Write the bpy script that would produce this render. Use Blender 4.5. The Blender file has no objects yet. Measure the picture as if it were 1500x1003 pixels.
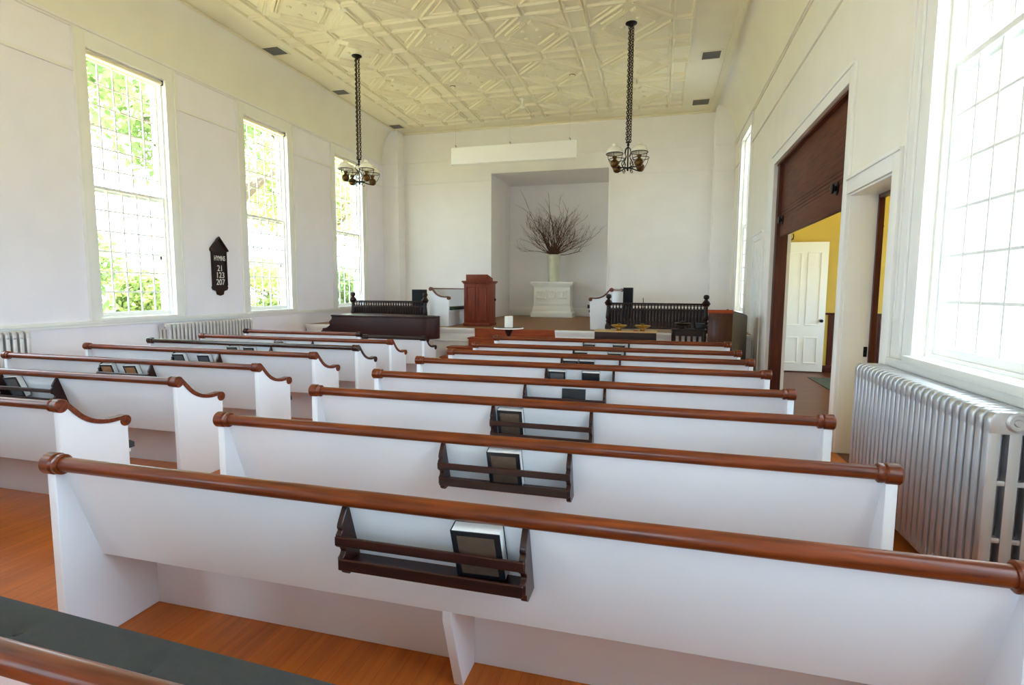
import bpy, bmesh, math, random
from mathutils import Vector, Matrix, Euler
random.seed(7)
SC = bpy.context.scene
COL = SC.collection
# ---------------------------------------------------------------- camera
F_PX, YAW, PITCH, ROLL, EYE = 791.65, 0.2628, -0.0964, 0.0058, 1.626
cam = bpy.data.cameras.new('camera'); cam.sensor_width = 36; cam.lens = F_PX/1500*36; cam.clip_start = .02; cam.clip_end = 500
co = bpy.data.objects.new('camera', cam); COL.objects.link(co)
fwd = Vector((-math.sin(YAW)*math.cos(PITCH), math.cos(YAW)*math.cos(PITCH), math.sin(PITCH)))
rgt = Vector((math.cos(YAW), math.sin(YAW), 0)); upv = rgt.cross(fwd)
r2 = rgt*math.cos(ROLL)+upv*math.sin(ROLL); u2 = -rgt*math.sin(ROLL)+upv*math.cos(ROLL)
M3 = Matrix((r2, u2, -fwd)).transposed()
co.matrix_world = Matrix.Translation((0, 0, EYE)) @ M3.to_4x4()
SC.camera = co
# ---------------------------------------------------------------- world, sun, exposure
wd = bpy.data.worlds.new('overcast_sky'); SC.world = wd; wd.use_nodes = True
bg = wd.node_tree.nodes['Background']; bg.inputs[0].default_value = (.63, .81, 1, 1); bg.inputs[1].default_value = 9.0
sl = bpy.data.lights.new('sun', 'SUN'); sl.energy = 60; sl.angle = .03; sl.color = (1, .95, .87)
so = bpy.data.objects.new('sun', sl); COL.objects.link(so); so.rotation_euler = (math.radians(-17), 0, 0)
SC.view_settings.view_transform = 'Standard'; SC.view_settings.look = 'None'; SC.view_settings.gamma = 1
SC.view_settings.use_curve_mapping = False; SC.view_settings.exposure = 0.57
SC.cycles.max_bounces = 14; SC.cycles.diffuse_bounces = 9; SC.cycles.transparent_max_bounces = 16
SC.cycles.caustics_reflective = False; SC.cycles.caustics_refractive = False; SC.cycles.sample_clamp_indirect = 12

# ---------------------------------------------------------------- materials
def ln(c): return tuple(((x/255+.055)/1.055)**2.4 if x/255 > .04045 else x/255/12.92 for x in c)+(1,)
def mat(name, rgb, rough=.5, var=.04, scale=3, bump=0, metal=0, bscale=40, coat=0, stretch=None, spec=.5):
    m = bpy.data.materials.new(name); m.use_nodes = True; nt = m.node_tree; b = nt.nodes['Principled BSDF']
    c = ln(rgb)
    tc = nt.nodes.new('ShaderNodeTexCoord'); mp = nt.nodes.new('ShaderNodeMapping')
    nt.links.new(tc.outputs['Object'], mp.inputs[0])
    if stretch: mp.inputs['Scale'].default_value = stretch
    n = nt.nodes.new('ShaderNodeTexNoise'); n.inputs['Scale'].default_value = scale; n.inputs['Detail'].default_value = 6
    nt.links.new(mp.outputs[0], n.inputs['Vector'])
    r = nt.nodes.new('ShaderNodeValToRGB')
    r.color_ramp.elements[0].position = .3; r.color_ramp.elements[1].position = .7
    r.color_ramp.elements[0].color = tuple(max(0, x*(1-var)) for x in c[:3])+(1,)
    r.color_ramp.elements[1].color = tuple(min(1, x*(1+var)) for x in c[:3])+(1,)
    nt.links.new(n.outputs[0], r.inputs[0]); nt.links.new(r.outputs[0], b.inputs['Base Color'])
    b.inputs['Roughness'].default_value = rough; b.inputs['Metallic'].default_value = metal
    b.inputs['Coat Weight'].default_value = coat; b.inputs['Coat Roughness'].default_value = .12
    b.inputs['Specular IOR Level'].default_value = spec
    if bump:
        n2 = nt.nodes.new('ShaderNodeTexNoise'); n2.inputs['Scale'].default_value = bscale; n2.inputs['Detail'].default_value = 5
        nt.links.new(mp.outputs[0], n2.inputs['Vector'])
        bp = nt.nodes.new('ShaderNodeBump'); bp.inputs['Strength'].default_value = bump; bp.inputs['Distance'].default_value = .01
        nt.links.new(n2.outputs[0], bp.inputs['Height']); nt.links.new(bp.outputs[0], b.inputs['Normal'])
    return m
def wood(name, dark, light, rough=.28, axis=0, scale=5, coat=.3):
    st = [9, 9, 9]; st[axis] = .7
    m = mat(name, light, rough, 0, scale, .05, coat=coat, stretch=st, bscale=12, spec=.3)
    r = [x for x in m.node_tree.nodes if x.type == 'VALTORGB'][0]
    r.color_ramp.elements[0].color = ln(dark); r.color_ramp.elements[1].color = ln(light)
    return m
def plankfloor(name, a, b, c, rough, width, length, axis='Y'):
    m = bpy.data.materials.new(name); m.use_nodes = True; nt = m.node_tree; p = nt.nodes['Principled BSDF']
    tc = nt.nodes.new('ShaderNodeTexCoord'); mp = nt.nodes.new('ShaderNodeMapping'); nt.links.new(tc.outputs['Object'], mp.inputs[0])
    if axis == 'Y': mp.inputs['Rotation'].default_value = (0, 0, math.pi/2)
    br = nt.nodes.new('ShaderNodeTexBrick'); br.inputs['Scale'].default_value = 1
    br.inputs['Brick Width'].default_value = length; br.inputs['Row Height'].default_value = width
    br.inputs['Mortar Size'].default_value = .0012; br.inputs['Bias'].default_value = 0
    br.inputs['Color1'].default_value = ln(a); br.inputs['Color2'].default_value = ln(b); br.inputs['Mortar'].default_value = ln(c)
    nt.links.new(mp.outputs[0], br.inputs[0])
    mp2 = nt.nodes.new('ShaderNodeMapping'); nt.links.new(tc.outputs['Object'], mp2.inputs[0])
    mp2.inputs['Scale'].default_value = (14, 1.2, 1) if axis == 'Y' else (1.2, 14, 1)
    n = nt.nodes.new('ShaderNodeTexNoise'); n.inputs['Scale'].default_value = 2.2; n.inputs['Detail'].default_value = 8
    nt.links.new(mp2.outputs[0], n.inputs[0])
    mx = nt.nodes.new('ShaderNodeMixRGB'); mx.blend_type = 'OVERLAY'; mx.inputs[0].default_value = .45
    nt.links.new(br.outputs[0], mx.inputs[1]); nt.links.new(n.outputs[0], mx.inputs[2]); nt.links.new(mx.outputs[0], p.inputs['Base Color'])
    p.inputs['Roughness'].default_value = rough; p.inputs['Specular IOR Level'].default_value = .35; p.inputs['Coat Weight'].default_value = .1; p.inputs['Coat Roughness'].default_value = .2
    return m
def glassmat(name):
    m = bpy.data.materials.new(name); m.use_nodes = True; nt = m.node_tree; nt.nodes.remove(nt.nodes['Principled BSDF'])
    t = nt.nodes.new('ShaderNodeBsdfTransparent'); t.inputs[0].default_value = (.95, .97, .96, 1)
    g = nt.nodes.new('ShaderNodeBsdfGlossy'); g.inputs['Roughness'].default_value = .02
    lw = nt.nodes.new('ShaderNodeLayerWeight'); lw.inputs[0].default_value = .5      # facing works on both sides of a thin pane
    pw = nt.nodes.new('ShaderNodeMath'); pw.operation = 'POWER'; pw.inputs[1].default_value = 4; nt.links.new(lw.outputs['Facing'], pw.inputs[0])
    f = nt.nodes.new('ShaderNodeMath'); f.operation = 'MULTIPLY_ADD'; f.inputs[1].default_value = .5; f.inputs[2].default_value = .03; nt.links.new(pw.outputs[0], f.inputs[0])
    x = nt.nodes.new('ShaderNodeMixShader'); nt.links.new(f.outputs[0], x.inputs[0]); nt.links.new(t.outputs[0], x.inputs[1]); nt.links.new(g.outputs[0], x.inputs[2])
    nt.links.new(x.outputs[0], nt.nodes['Material Output'].inputs[0]); return m
M = dict(
 wall=mat('wall_plaster_white', (240, 237, 237), .8, .02, 2, .12, bscale=35),
 wallr=mat('wall_plaster_cream', (238, 235, 226), .8, .02, 2, .12, bscale=35),
 walll=mat('wall_plaster_cool_light_tint', (243, 239, 248), .8, .02, 2, .12, bscale=35),  # wall white with cooler light put into its tint, against the warm bounce
 ceil=mat('tin_ceiling_cream', (230, 222, 196), .36, .03, 2),
 trim=mat('trim_white_gloss', (240, 239, 235), .4, .015, 4),
 pew=mat('pew_white_paint', (234, 237, 244), .38, .025, 1.6, .03, bscale=20),
 rail=wood('rail_varnished_brown', (74, 26, 6), (128, 56, 17), .33, 0, 5, .15),
 raildk=wood('rail_dark_brown', (40, 20, 12), (68, 36, 22), .25, 0, 5, .5),
 rack=wood('rack_dark_mahogany', (30, 10, 6), (58, 22, 13), .35, 0, 5, .2),
 floor=plankfloor('floor_heart_pine', (182, 96, 26), (194, 106, 32), (150, 76, 22), .34, .085, 2.4, 'Y'),
 floor2=plankfloor('floor_side_room_red_brown', (92, 44, 24), (102, 52, 30), (60, 28, 16), .45, .085, 2.4, 'X'),
 stagefl=plankfloor('stage_floor_brown', (126, 84, 44), (136, 94, 52), (96, 62, 34), .6, .1, 2.4, 'X'),
 step=wood('step_orange_wood', (124, 46, 10), (162, 72, 20), .5, 0, 4, 0),
 pulpit=wood('pulpit_mahogany', (88, 28, 4), (132, 52, 10), .5, 2, 4, 0),
 dark=wood('ebonised_wood', (26, 11, 8), (46, 22, 15), .42, 0, 4, 0),
 piano=mat('piano_dark_rosewood', (50, 22, 20), .4, .12, 4, spec=.25, stretch=(1, 6, 6)),
 cush=mat('cushion_grey_green', (58, 60, 60), .9, .08, 30, .15, bscale=300),
 black=mat('black_cover', (26, 27, 32), .45, .1, 20),
 speaker=mat('speaker_black', (14, 14, 16), .7, .1, 30),
 paper=mat('page_white', (238, 238, 236), .8, .03, 60),
 bookp=mat('book_panel_brown', (92, 74, 62), .5, .15, 30),
 bookt=mat('book_panel_tan', (158, 112, 74), .5, .15, 30),
 bookg=mat('book_panel_grey', (84, 84, 88), .5, .15, 30),
 silver=mat('radiator_silver_paint', (204, 204, 208), .36, .06, 6, metal=.9),
 silverp=mat('radiator_white_silver', (214, 208, 206), .4, .06, 6, metal=.35),
 iron=mat('wrought_iron_black', (22, 20, 20), .45, .2, 30, metal=.6),
 chain=mat('chain_dark_bronze', (70, 56, 44), .4, .3, 60, metal=.7),
 brass=mat('aged_brass', (104, 74, 40), .35, .15, 12, metal=.9),
 gold=mat('polished_brass', (214, 178, 96), .2, .05, 12, metal=1),
 milk=mat('milk_glass', (244, 240, 226), .25, .02, 4),
 yellow=mat('side_room_yellow', (206, 176, 84), .8, .03, 2),
 wains=wood('wainscot_dark_red', (58, 20, 16), (84, 32, 26), .35, 2, 4, .2),
 part=wood('partition_brown_wood', (64, 26, 10), (104, 50, 24), .55, 1, 3, 0),
 post=wood('post_brown_wood', (58, 22, 10), (84, 38, 20), .5, 2, 3, 0),
 white=mat('white_panel', (246, 245, 238), .6, .01, 2),
 altar=mat('altar_white_paint', (240, 239, 232), .6, .015, 4),
 vase=mat('vase_celadon_glaze', (214, 214, 190), .35, .08, 5),
 branch=mat('branch_red_brown', (92, 56, 40), .8, .2, 20),
 candle=mat('candle_wax', (246, 243, 232), .5, .01, 6),
 vent=mat('vent_grey', (120, 118, 112), .6, .05, 20),
 ventdk=mat('vent_dark', (52, 52, 52), .8, .05, 20),
 cab=wood('cabinet_brown', (52, 24, 10), (80, 40, 18), .4, 2, 4, .1),
 cabg=mat('cabinet_side_grey_brown', (120, 112, 98), .6, .1, 6),
 oak=wood('oak_top', (176, 138, 86), (204, 168, 110), .4, 0, 4, .1),
 rug=mat('rug_green', (74, 80, 70), .95, .15, 14, .2, bscale=200),
 leaf=mat('leaf_green', (118, 142, 86), .7, .35, .7), leaf2=mat('leaf_yellow_green', (150, 166, 100), .7, .35, .7),
 bark=mat('bark', (92, 78, 64), .9, .3, 6), grass=mat('grass', (140, 134, 92), .95, .25, 1.5),
 ink=mat('lettering_white', (236, 234, 228), .6, .01, 5), red=mat('red_wax', (150, 30, 30), .5, .1, 10),
 cloth=mat('green_cushion', (52, 66, 52), .9, .1, 30),
 glass=glassmat('window_glass'),
)
for _n in ('leaf', 'leaf2'):
    _t = M[_n].node_tree; _b = _t.nodes['Principled BSDF']; _tr = _t.nodes.new('ShaderNodeBsdfTranslucent'); _mx = _t.nodes.new('ShaderNodeMixShader'); _mx.inputs[0].default_value = .45
    _r = [x for x in _t.nodes if x.type == 'VALTORGB'][0]
    _t.links.new(_r.outputs[0], _tr.inputs[0]); _t.links.new(_b.outputs[0], _mx.inputs[1]); _t.links.new(_tr.outputs[0], _mx.inputs[2])
    _t.links.new(_mx.outputs[0], _t.nodes['Material Output'].inputs[0])
# ---------------------------------------------------------------- mesh helpers
class MB:
    def __init__(s): s.v = []; s.f = []
    def add(s, v, f):
        o = len(s.v); s.v += [tuple(p) for p in v]; s.f += [tuple(i+o for i in q) for q in f]; return s
    def box(s, x0, x1, y0, y1, z0, z1):
        return s.add([(x0,y0,z0),(x1,y0,z0),(x1,y1,z0),(x0,y1,z0),(x0,y0,z1),(x1,y0,z1),(x1,y1,z1),(x0,y1,z1)],
            [(3,2,1,0),(4,5,6,7),(0,1,5,4),(1,2,6,5),(2,3,7,6),(3,0,4,7)])
    def prism(s, poly, ax, a, b):
        def P(p, t): return (t, p[0], p[1]) if ax == 'x' else (p[0], t, p[1]) if ax == 'y' else (p[0], p[1], t)
        n = len(poly)
        return s.add([P(p, a) for p in poly]+[P(p, b) for p in poly],
            [tuple(range(n)), tuple(range(2*n-1, n-1, -1))]+[(i, (i+1) % n, n+(i+1) % n, n+i) for i in range(n)])
    def strip(s, top, bot, ax, a, b):           # sweeps a curved band (two open curves) as quads
        n = len(top)
        def P(p, t): return (t, p[0], p[1]) if ax == 'x' else (p[0], t, p[1]) if ax == 'y' else (p[0], p[1], t)
        v = [P(p, a) for p in top]+[P(p, a) for p in bot]+[P(p, b) for p in top]+[P(p, b) for p in bot]
        f = []
        for i in range(n-1):
            f += [(i, i+1, n+i+1, n+i), (2*n+i+1, 2*n+i, 3*n+i, 3*n+i+1), (i+1, i, 2*n+i, 2*n+i+1), (n+i, n+i+1, 3*n+i+1, 3*n+i)]
        f += [(0, n, 3*n, 2*n), (n-1, 3*n-1, 4*n-1, 2*n-1)]
        return s.add(v, f)
    def tube(s, pts, r, n=8, cap=True):
        pts = [Vector(p) for p in pts]; m = len(pts); rs = r if isinstance(r, (list, tuple)) else [r]*m
        v = []; ref = None
        for i, p in enumerate(pts):
            d = (pts[min(i+1, m-1)]-pts[max(i-1, 0)]).normalized()
            if ref is None: ref = Vector((0, 0, 1)) if abs(d.z) < .9 else Vector((1, 0, 0))
            a = d.cross(ref)
            if a.length < 1e-4: a = d.cross(Vector((.3, 1, .2)))
            a.normalize(); b = d.cross(a); ref = -b if False else a.cross(d)
            for k in range(n):
                t = 2*math.pi*k/n; v.append(p+rs[i]*(math.cos(t)*a+math.sin(t)*b))
        f = [(i*n+k, i*n+(k+1) % n, (i+1)*n+(k+1) % n, (i+1)*n+k) for i in range(m-1) for k in range(n)]
        if cap: f += [tuple(range(n-1, -1, -1)), tuple(range((m-1)*n, m*n))]
        return s.add(v, f)
    def lathe(s, prof, c=(0, 0, 0), n=16, ax='z', closed=False):
        v = []
        for r, h in prof:
            for k in range(n):
                t = 2*math.pi*k/n; a, b = r*math.cos(t), r*math.sin(t)
                v.append((c[0]+a, c[1]+b, c[2]+h) if ax == 'z' else (c[0]+h, c[1]+a, c[2]+b) if ax == 'x' else (c[0]+b, c[1]+h, c[2]+a))
        m = len(prof)
        f = [(i*n+k, i*n+(k+1) % n, (i+1)*n+(k+1) % n, (i+1)*n+k) for i in range(m-1) for k in range(n)]
        if not closed:
            f += [tuple(range(n-1, -1, -1)), tuple(range((m-1)*n, m*n))]
        else: f += [((m-1)*n+k, (m-1)*n+(k+1) % n, (k+1) % n, k) for k in range(n)]
        return s.add(v, f)
    def torus(s, c, R, r, n=16, m=6, ax='z'):
        return s.lathe([(R+r*math.cos(2*math.pi*j/m), r*math.sin(2*math.pi*j/m)) for j in range(m)], c, n, ax, True)
    def mesh(s, name, m, bevel=0, seg=2, smooth=35):
        me = bpy.data.meshes.new(name); me.from_pydata(s.v, [], s.f)
        bm = bmesh.new(); bm.from_mesh(me); pass
        bmesh.ops.recalc_face_normals(bm, faces=bm.faces)
        if bevel:
            ed = [e for e in bm.edges if len(e.link_faces) == 2 and e.calc_face_angle(0) > .6]
            bmesh.ops.bevel(bm, geom=ed, offset=bevel, segments=seg, profile=.6, affect='EDGES', clamp_overlap=True)
        bm.to_mesh(me); bm.free()
        if smooth:
            me.polygons.foreach_set('use_smooth', [True]*len(me.polygons)); me.set_sharp_from_angle(angle=math.radians(smooth))
        me.materials.append(m if not isinstance(m, str) else M[m]); return me
    def build(s, name, m, parent=None, bevel=0, seg=2, smooth=35):
        return obj(name, s.mesh(name, m, bevel, seg, smooth), parent)
def obj(name, me, parent=None, loc=None, rot=None):
    o = bpy.data.objects.new(name, me); COL.objects.link(o); o.parent = parent
    if loc: o.location = loc
    if rot: o.rotation_euler = rot
    return o
def tag(o, label=None, cat=None, group=None, kind=None):
    if label: o['label'] = label
    if cat: o['category'] = cat
    if group: o['group'] = group
    if kind: o['kind'] = kind
    return o
def thing(name, label, cat, loc=(0, 0, 0), rz=0, group=None):
    o = bpy.data.objects.new(name, None); COL.objects.link(o); o.location = loc; o.rotation_euler = (0, 0, rz); o.empty_display_size = .1
    return tag(o, label, cat, group)
def struct(name, mb, m, label=None, bevel=0, smooth=35):
    return tag(mb.build(name, m, None, bevel, 2, smooth), label or None, None, None, 'structure')
def sroot(name, label=None):
    o = bpy.data.objects.new(name, None); COL.objects.link(o); o.empty_display_size = .1
    return tag(o, label, None, None, 'structure')
def copy_tree(o, parent=None):
    c = o.copy(); COL.objects.link(c); c.parent = parent
    for ch in [x for x in COL.objects if x.parent == o]: copy_tree(ch, c)
    return c
def override(o, m):
    o.material_slots[0].link = 'OBJECT'; o.material_slots[0].material = M[m]

# ---------------------------------------------------------------- room shell
XL, XR, CZ, YB, YP, YR = -8.06, 1.775, 6.287, 15.38, 14.95, -3.2
WT = .28
WINZ = (1.17, 5.07)
LW = [.70, 3.80, 6.89, 9.96, 13.10]; RW = [.70, 3.78, 13.10]
HW = .65
def holed(x0, x1, ys, zs, holes, mb):
    yc = sorted(set(list(ys)+[h[0] for h in holes]+[h[1] for h in holes])); zc = sorted(set(list(zs)+[h[2] for h in holes]+[h[3] for h in holes]))
    for a, b in zip(yc, yc[1:]):
        run = None
        for c, d in zip(zc, zc[1:]):
            solid = not any(h[0] <= (a+b)/2 <= h[1] and h[2] <= (c+d)/2 <= h[3] for h in holes)
            if solid: run = [run[0], d] if run else [c, d]
            if not solid and run: mb.box(x0, x1, a, b, *run); run = None
        if run: mb.box(x0, x1, a, b, *run)
    return mb
struct('floor', MB().box(XL-WT, XR+.02, YR, YB+2.2, -.12, 0), 'floor', 'orange brown varnished pine floor boards', smooth=0)
struct('wall_left', holed(XL-WT, XL, (YR, 17.8), (0, 6.6), [(y-HW, y+HW)+WINZ for y in LW], MB()), 'walll', 'tall white plaster wall with three big windows', smooth=0)
OP = (6.19, 9.77, 0, 3.67); D2 = (4.99, 6.05, 0, 2.575); D3 = (10.62, 11.45, 0, 2.57)
struct('wall_right', holed(XR, XR+WT, (YR, 17.8), (0, 6.6), [(y-HW, y+HW)+WINZ for y in RW]+[OP, D2], MB()), 'wallr', 'cream white plaster wall with wide opening to side room', smooth=0)
rw = MB(); RXW = (-6.1, -.2)
for a, b in ((XL-WT, RXW[0]-.65), (RXW[0]+.65, RXW[1]-.65), (RXW[1]+.65, XR+WT)): rw.box(a, b, YR-.2, YR, 0, 6.6)
for x in RXW: rw.box(x-.65, x+.65, YR-.2, YR, 0, 1.17).box(x-.65, x+.65, YR-.2, YR, 3.4, 6.6)
struct('wall_rear', rw, 'wall', smooth=0)
# back wall with niche and corner piers
NX0, NX1, NZ, NYB = -4.78, -1.41, 4.99, 17.4
bw = MB()
bw.box(XL, NX0, YB, YB+.3, 0, 6.6).box(NX1, XR, YB, YB+.3, 0, 6.6).box(NX0, NX1, YB, YB+.3, NZ, 6.6)
bw.box(NX0-.3, NX0, YB+.3, NYB+.2, 0, NZ+.3).box(NX1, NX1+.3, YB+.3, NYB+.2, 0, NZ+.3).box(NX0, NX1, NYB, NYB+.2, 0, NZ+.3).box(NX0, NX1, YB+.3, NYB, NZ, NZ+.3)
struct('wall_back', bw, 'wall', 'white back wall with tall square niche', smooth=0)
struct('wall_pier_left', MB().box(XL, -7.55, YP, YB, 0, CZ), 'wall', smooth=0)
struct('wall_pier_right', MB().box(1.28, XR, YP, YB, 0, CZ), 'wall', smooth=0)
# coves
def cove(sg, x0, a):
    pts = [(x0+sg*a*(1-math.cos(t)), 5.33+(CZ-5.33)*math.sin(t)) for t in [math.pi/2*i/14 for i in range(15)]]
    out = [(x0-sg*.02, p[1]+.02) if i < 8 else (p[0], CZ+.06) for i, p in enumerate(pts)]
    return MB().strip(pts, out, 'y', YR, YP)
struct('trim_1', cove(1, XL, .40), 'wallr', 'curved plaster cove above left wall')
struct('trim_2', cove(-1, XR, .48), 'wallr', 'curved plaster cove above right wall')
# mouldings
def mould(x0, x1, y0, y1, z, h, d, mb=None): pass
n_tr = [2]
def trim(mb, m='trim', label=None, bevel=.008):
    n_tr[0] += 1; return struct('trim_%d' % n_tr[0], mb, m, label, bevel)
trim(MB().box(XL, XL+.045, YR, YP, 5.30, 5.345).box(XL, XL+.025, YR, YP, 5.27, 5.30), 'wall', 'thin moulding at top of left wall')
trim(MB().box(XR-.045, XR, YR, YP, 5.30, 5.345).box(XR-.025, XR, YR, YP, 5.27, 5.30), 'wallr')
cas = .19
def frieze(x0, x1, skips, lo=YR, hi=YP, z=4.69):
    mb = MB(); e = lo
    for a, b in sorted(skips): mb.box(x0, x1, e, a, z-.03, z+.015); e = b
    return mb.box(x0, x1, e, hi, z-.03, z+.015)
trim(frieze(XL, XL+.03, [(y-HW-cas, y+HW+cas) for y in LW]), 'wall', 'picture rail between left windows', .004)
trim(frieze(XR-.03, XR, [(y-HW-cas, y+HW+cas) for y in RW]), 'wallr', 'picture rail on right wall', .004)
trim(MB().box(-7.55, 1.28, YB-.025, YB, 5.40, 5.435), 'wall', bevel=.004)
trim(MB().box(-7.55, NX0-.02, YB-.025, YB, 4.78, 4.82).box(NX1+.02, 1.28, YB-.025, YB, 4.78, 4.82), 'wall', bevel=.004)
trim(MB().box(XL, -7.55, YP-.025, YP, 5.30, 5.34).box(XL, -7.55, YP-.025, YP, 4.66, 4.70).box(1.28, XR, YP-.025, YP, 5.30, 5.34).box(1.28, XR, YP-.025, YP, 4.66, 4.70), 'wall', bevel=.004)
trim(MB().box(NX0-.03, NX0, YB-.02, YB, .8, NZ+.03).box(NX1, NX1+.03, YB-.02, YB, .8, NZ+.03).box(NX0, NX1, YB-.02, YB, NZ, NZ+.03), 'wall', 'bead around niche', .004)
trim(MB().box(XL, XL+.05, YR, YP, 1.09, 1.14).box(XL, XL+.03, YR, YP, 1.05, 1.09), 'trim', 'white chair rail below left windows', .008)
trim(MB().box(XR-.06, XR, YR, 4.78, 1.07, 1.13).box(XR-.035, XR, YR, 4.78, 1.02, 1.07), 'trim', 'white sill rail below right window', .008)
struct('baseboard_left', MB().box(XL, XL+.025, YR, 11.1, 0, .2), 'trim')
struct('baseboard_back', MB().box(NX0, NX1, NYB-.025, NYB, .8, 1.07).box(-7.5, NX0-.03, YB-.025, YB, .8, 1.05).box(NX1+.03, 1.25, YB-.025, YB, .8, 1.05), 'trim', None, .008)

# ---------------------------------------------------------------- tin ceiling
ceil = struct('ceiling', MB().box(XL-.1, XR+.1, YR, YB+.3, CZ, CZ+.15), 'ceil', 'cream pressed tin ceiling with square coffers', smooth=0)
BX = [-6.825, -5.03, -3.245, -1.505, .28]; BY = [14.61-1.8*i for i in range(9)][::-1]; HB = .178
def ridge(mb, p, q, w, z):
    p, q = Vector(p), Vector(q); d = (q-p).normalized(); n = Vector((-d.y, d.x))*w/2; e = d*min(w*.5, .02)
    a, b, c, f = p+n, q+n, q-n, p-n; m1, m2 = p+e, q-e
    k = n*.35
    mb.add([(a.x, a.y, 0), (b.x, b.y, 0), (c.x, c.y, 0), (f.x, f.y, 0), (m1.x+k.x, m1.y+k.y, -z), (m2.x+k.x, m2.y+k.y, -z), (m2.x-k.x, m2.y-k.y, -z), (m1.x-k.x, m1.y-k.y, -z)],
        [(4, 5, 6, 7), (0, 1, 5, 4), (1, 2, 6, 5), (2, 3, 7, 6), (3, 0, 4, 7), (3, 2, 1, 0)])
def relief(cell):
    mb = MB(); q = cell/2-.01
    for sx in (-1, 1):
        for sy in (-1, 1):
            def rd(p, r, w, z): ridge(mb, (sx*p[0], sy*p[1]), (sx*r[0], sy*r[1]), w, z)
            rd((q, .06), (.06, q), .055, .034)                                  # long rib cutting the corner
            h = q*.30
            for c in (.84, .75, .66): rd((q*c/2+h, q*c/2-h), (q*c/2-h, q*c/2+h), .042, .036)   # three short ribs
            for a, b, w in ((.95, .34, .03),):                                  # nested triangle in the corner
                rd((q*a, q*b), (q*b, q*a), w, .022); rd((q*a, q*b), (q*a, q*a), w, .022); rd((q*b, q*a), (q*a, q*a), w, .022)
            mb.lathe([(.045, 0), (.036, -.022), (.0, -.03)], (sx*q*.2, sy*q*.2, 0), 8)
    return mb
def frame(w, h, b=.052, z=.038):
    mb = MB(); o = b/2
    for p, q in (((-w, -h+o), (w, -h+o)), ((-w, h-o), (w, h-o)), ((-w+o, -h), (-w+o, h)), ((w-o, -h), (w-o, h))): ridge(mb, p, q, b, z)
    return mb
mcell = relief(1.43).mesh('ceiling_panel', 'ceil', 0, 1, 0)
mbx = frame(.354, HB-.006).mesh('band_panel', 'ceil', 0, 1, 0); mby = frame(HB-.006, .354).mesh('band_panel', 'ceil', 0, 1, 0)
msq = frame(HB-.006, HB-.006).mesh('corner_panel', 'ceil', 0, 1, 0)
for i, x in enumerate(BX):
    for j, y in enumerate(BY):
        obj('corner_panel', msq, ceil, (x, y, CZ))
        if i < 4:
            xm = (x+BX[i+1])/2; dx = (BX[i+1]-x)/2-HB
            for s in (-.5, .5):
                o = obj('band_panel', mbx, ceil, (xm+s*dx, y, CZ)); o.scale.x = dx/.715
            if j < len(BY)-1:
                o = obj('ceiling_panel', mcell, ceil, (xm, (y+BY[j+1])/2, CZ)); o.scale = (dx*2/1.43, 1.443/1.43, 1)
        if j < len(BY)-1:
            ym = (y+BY[j+1])/2
            for s in (-.5, .5): obj('band_panel', mby, ceil, (x, ym+s*.72, CZ))
trim(MB().box(-7.66, -7.60, YR, YB-.06, CZ-.035, CZ).box(1.14, 1.30, YR, YB-.06, CZ-.035, CZ).box(1.18, 1.26, YR, YB-.06, CZ-.055, CZ-.03).box(-7.6, 1.25, YB-.09, YB, CZ-.045, CZ), 'ceil', 'raised border moulding around tin ceiling', .012)
def vent(x, y, w, h, label):
    t = thing('ceiling_vent', label, 'vent', (x, y, CZ), 0, 'ceiling vents')
    MB().box(-w, w, -h, h, -.006, 0).build('backing', 'ventdk', t, smooth=0)
    mb = MB(); b = .035
    for a in ((-w-b, w+b, -h-b, -h), (-w-b, w+b, h, h+b), (-w-b, -w, -h, h), (w, w+b, -h, h)): mb.box(*a, -.012, 0)
    mb.build('frame', 'ceil', t)
    for k in range(8): MB().box(-w, w, -h+2*h*(k+.2)/8, -h+2*h*(k+.65)/8, -.014, -.004).build('slat', 'vent', t, smooth=0)
vent(-7.42, 9.53, .17, .17, 'grey ceiling vent, leftmost and nearest one over left windows')
vent(-7.42, 11.82, .16, .14, 'grey ceiling vent left of the left chandelier chain')
vent(-7.40, 14.62, .17, .17, 'grey ceiling vent in far left ceiling corner')
vent(.87, 11.83, .17, .18, 'grey ceiling vent on right border, nearer of two')
vent(.87, 14.60, .19, .2, 'grey ceiling vent in far right ceiling corner')
for x, y, lab in ((-1.93, 12.04, 'small round detector on ceiling left of right chandelier chain'), (-4.67, 12.03, 'small round detector on ceiling left of hanging bulb')):
    t = thing('smoke_detector', lab, 'detector', (x, y, CZ-.02))
    MB().lathe([(.0, -.05), (.05, -.05), (.065, -.02), (.065, 0)], n=20).build('body', 'ceil', t)
    MB().torus((0, 0, -.03), .06, .008, 20, 6).build('rim', 'brass', t)
t = thing('pendant_bulb', 'white bare bulb on short white stem under middle of ceiling', 'bulb', (-3.33, 13.2, 6.257))
MB().lathe([(.06, -.03), (.06, 0)], n=16).build('canopy', 'white', t)
MB().tube([(0, 0, 0), (0, 0, -.12)], .018, 8).build('stem', 'white', t)
MB().lathe([(.03, -.10), (.045, -.16), (.085, -.22), (.075, -.25), (.0, -.262)], n=18).build('bulb', 'milk', t)

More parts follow.
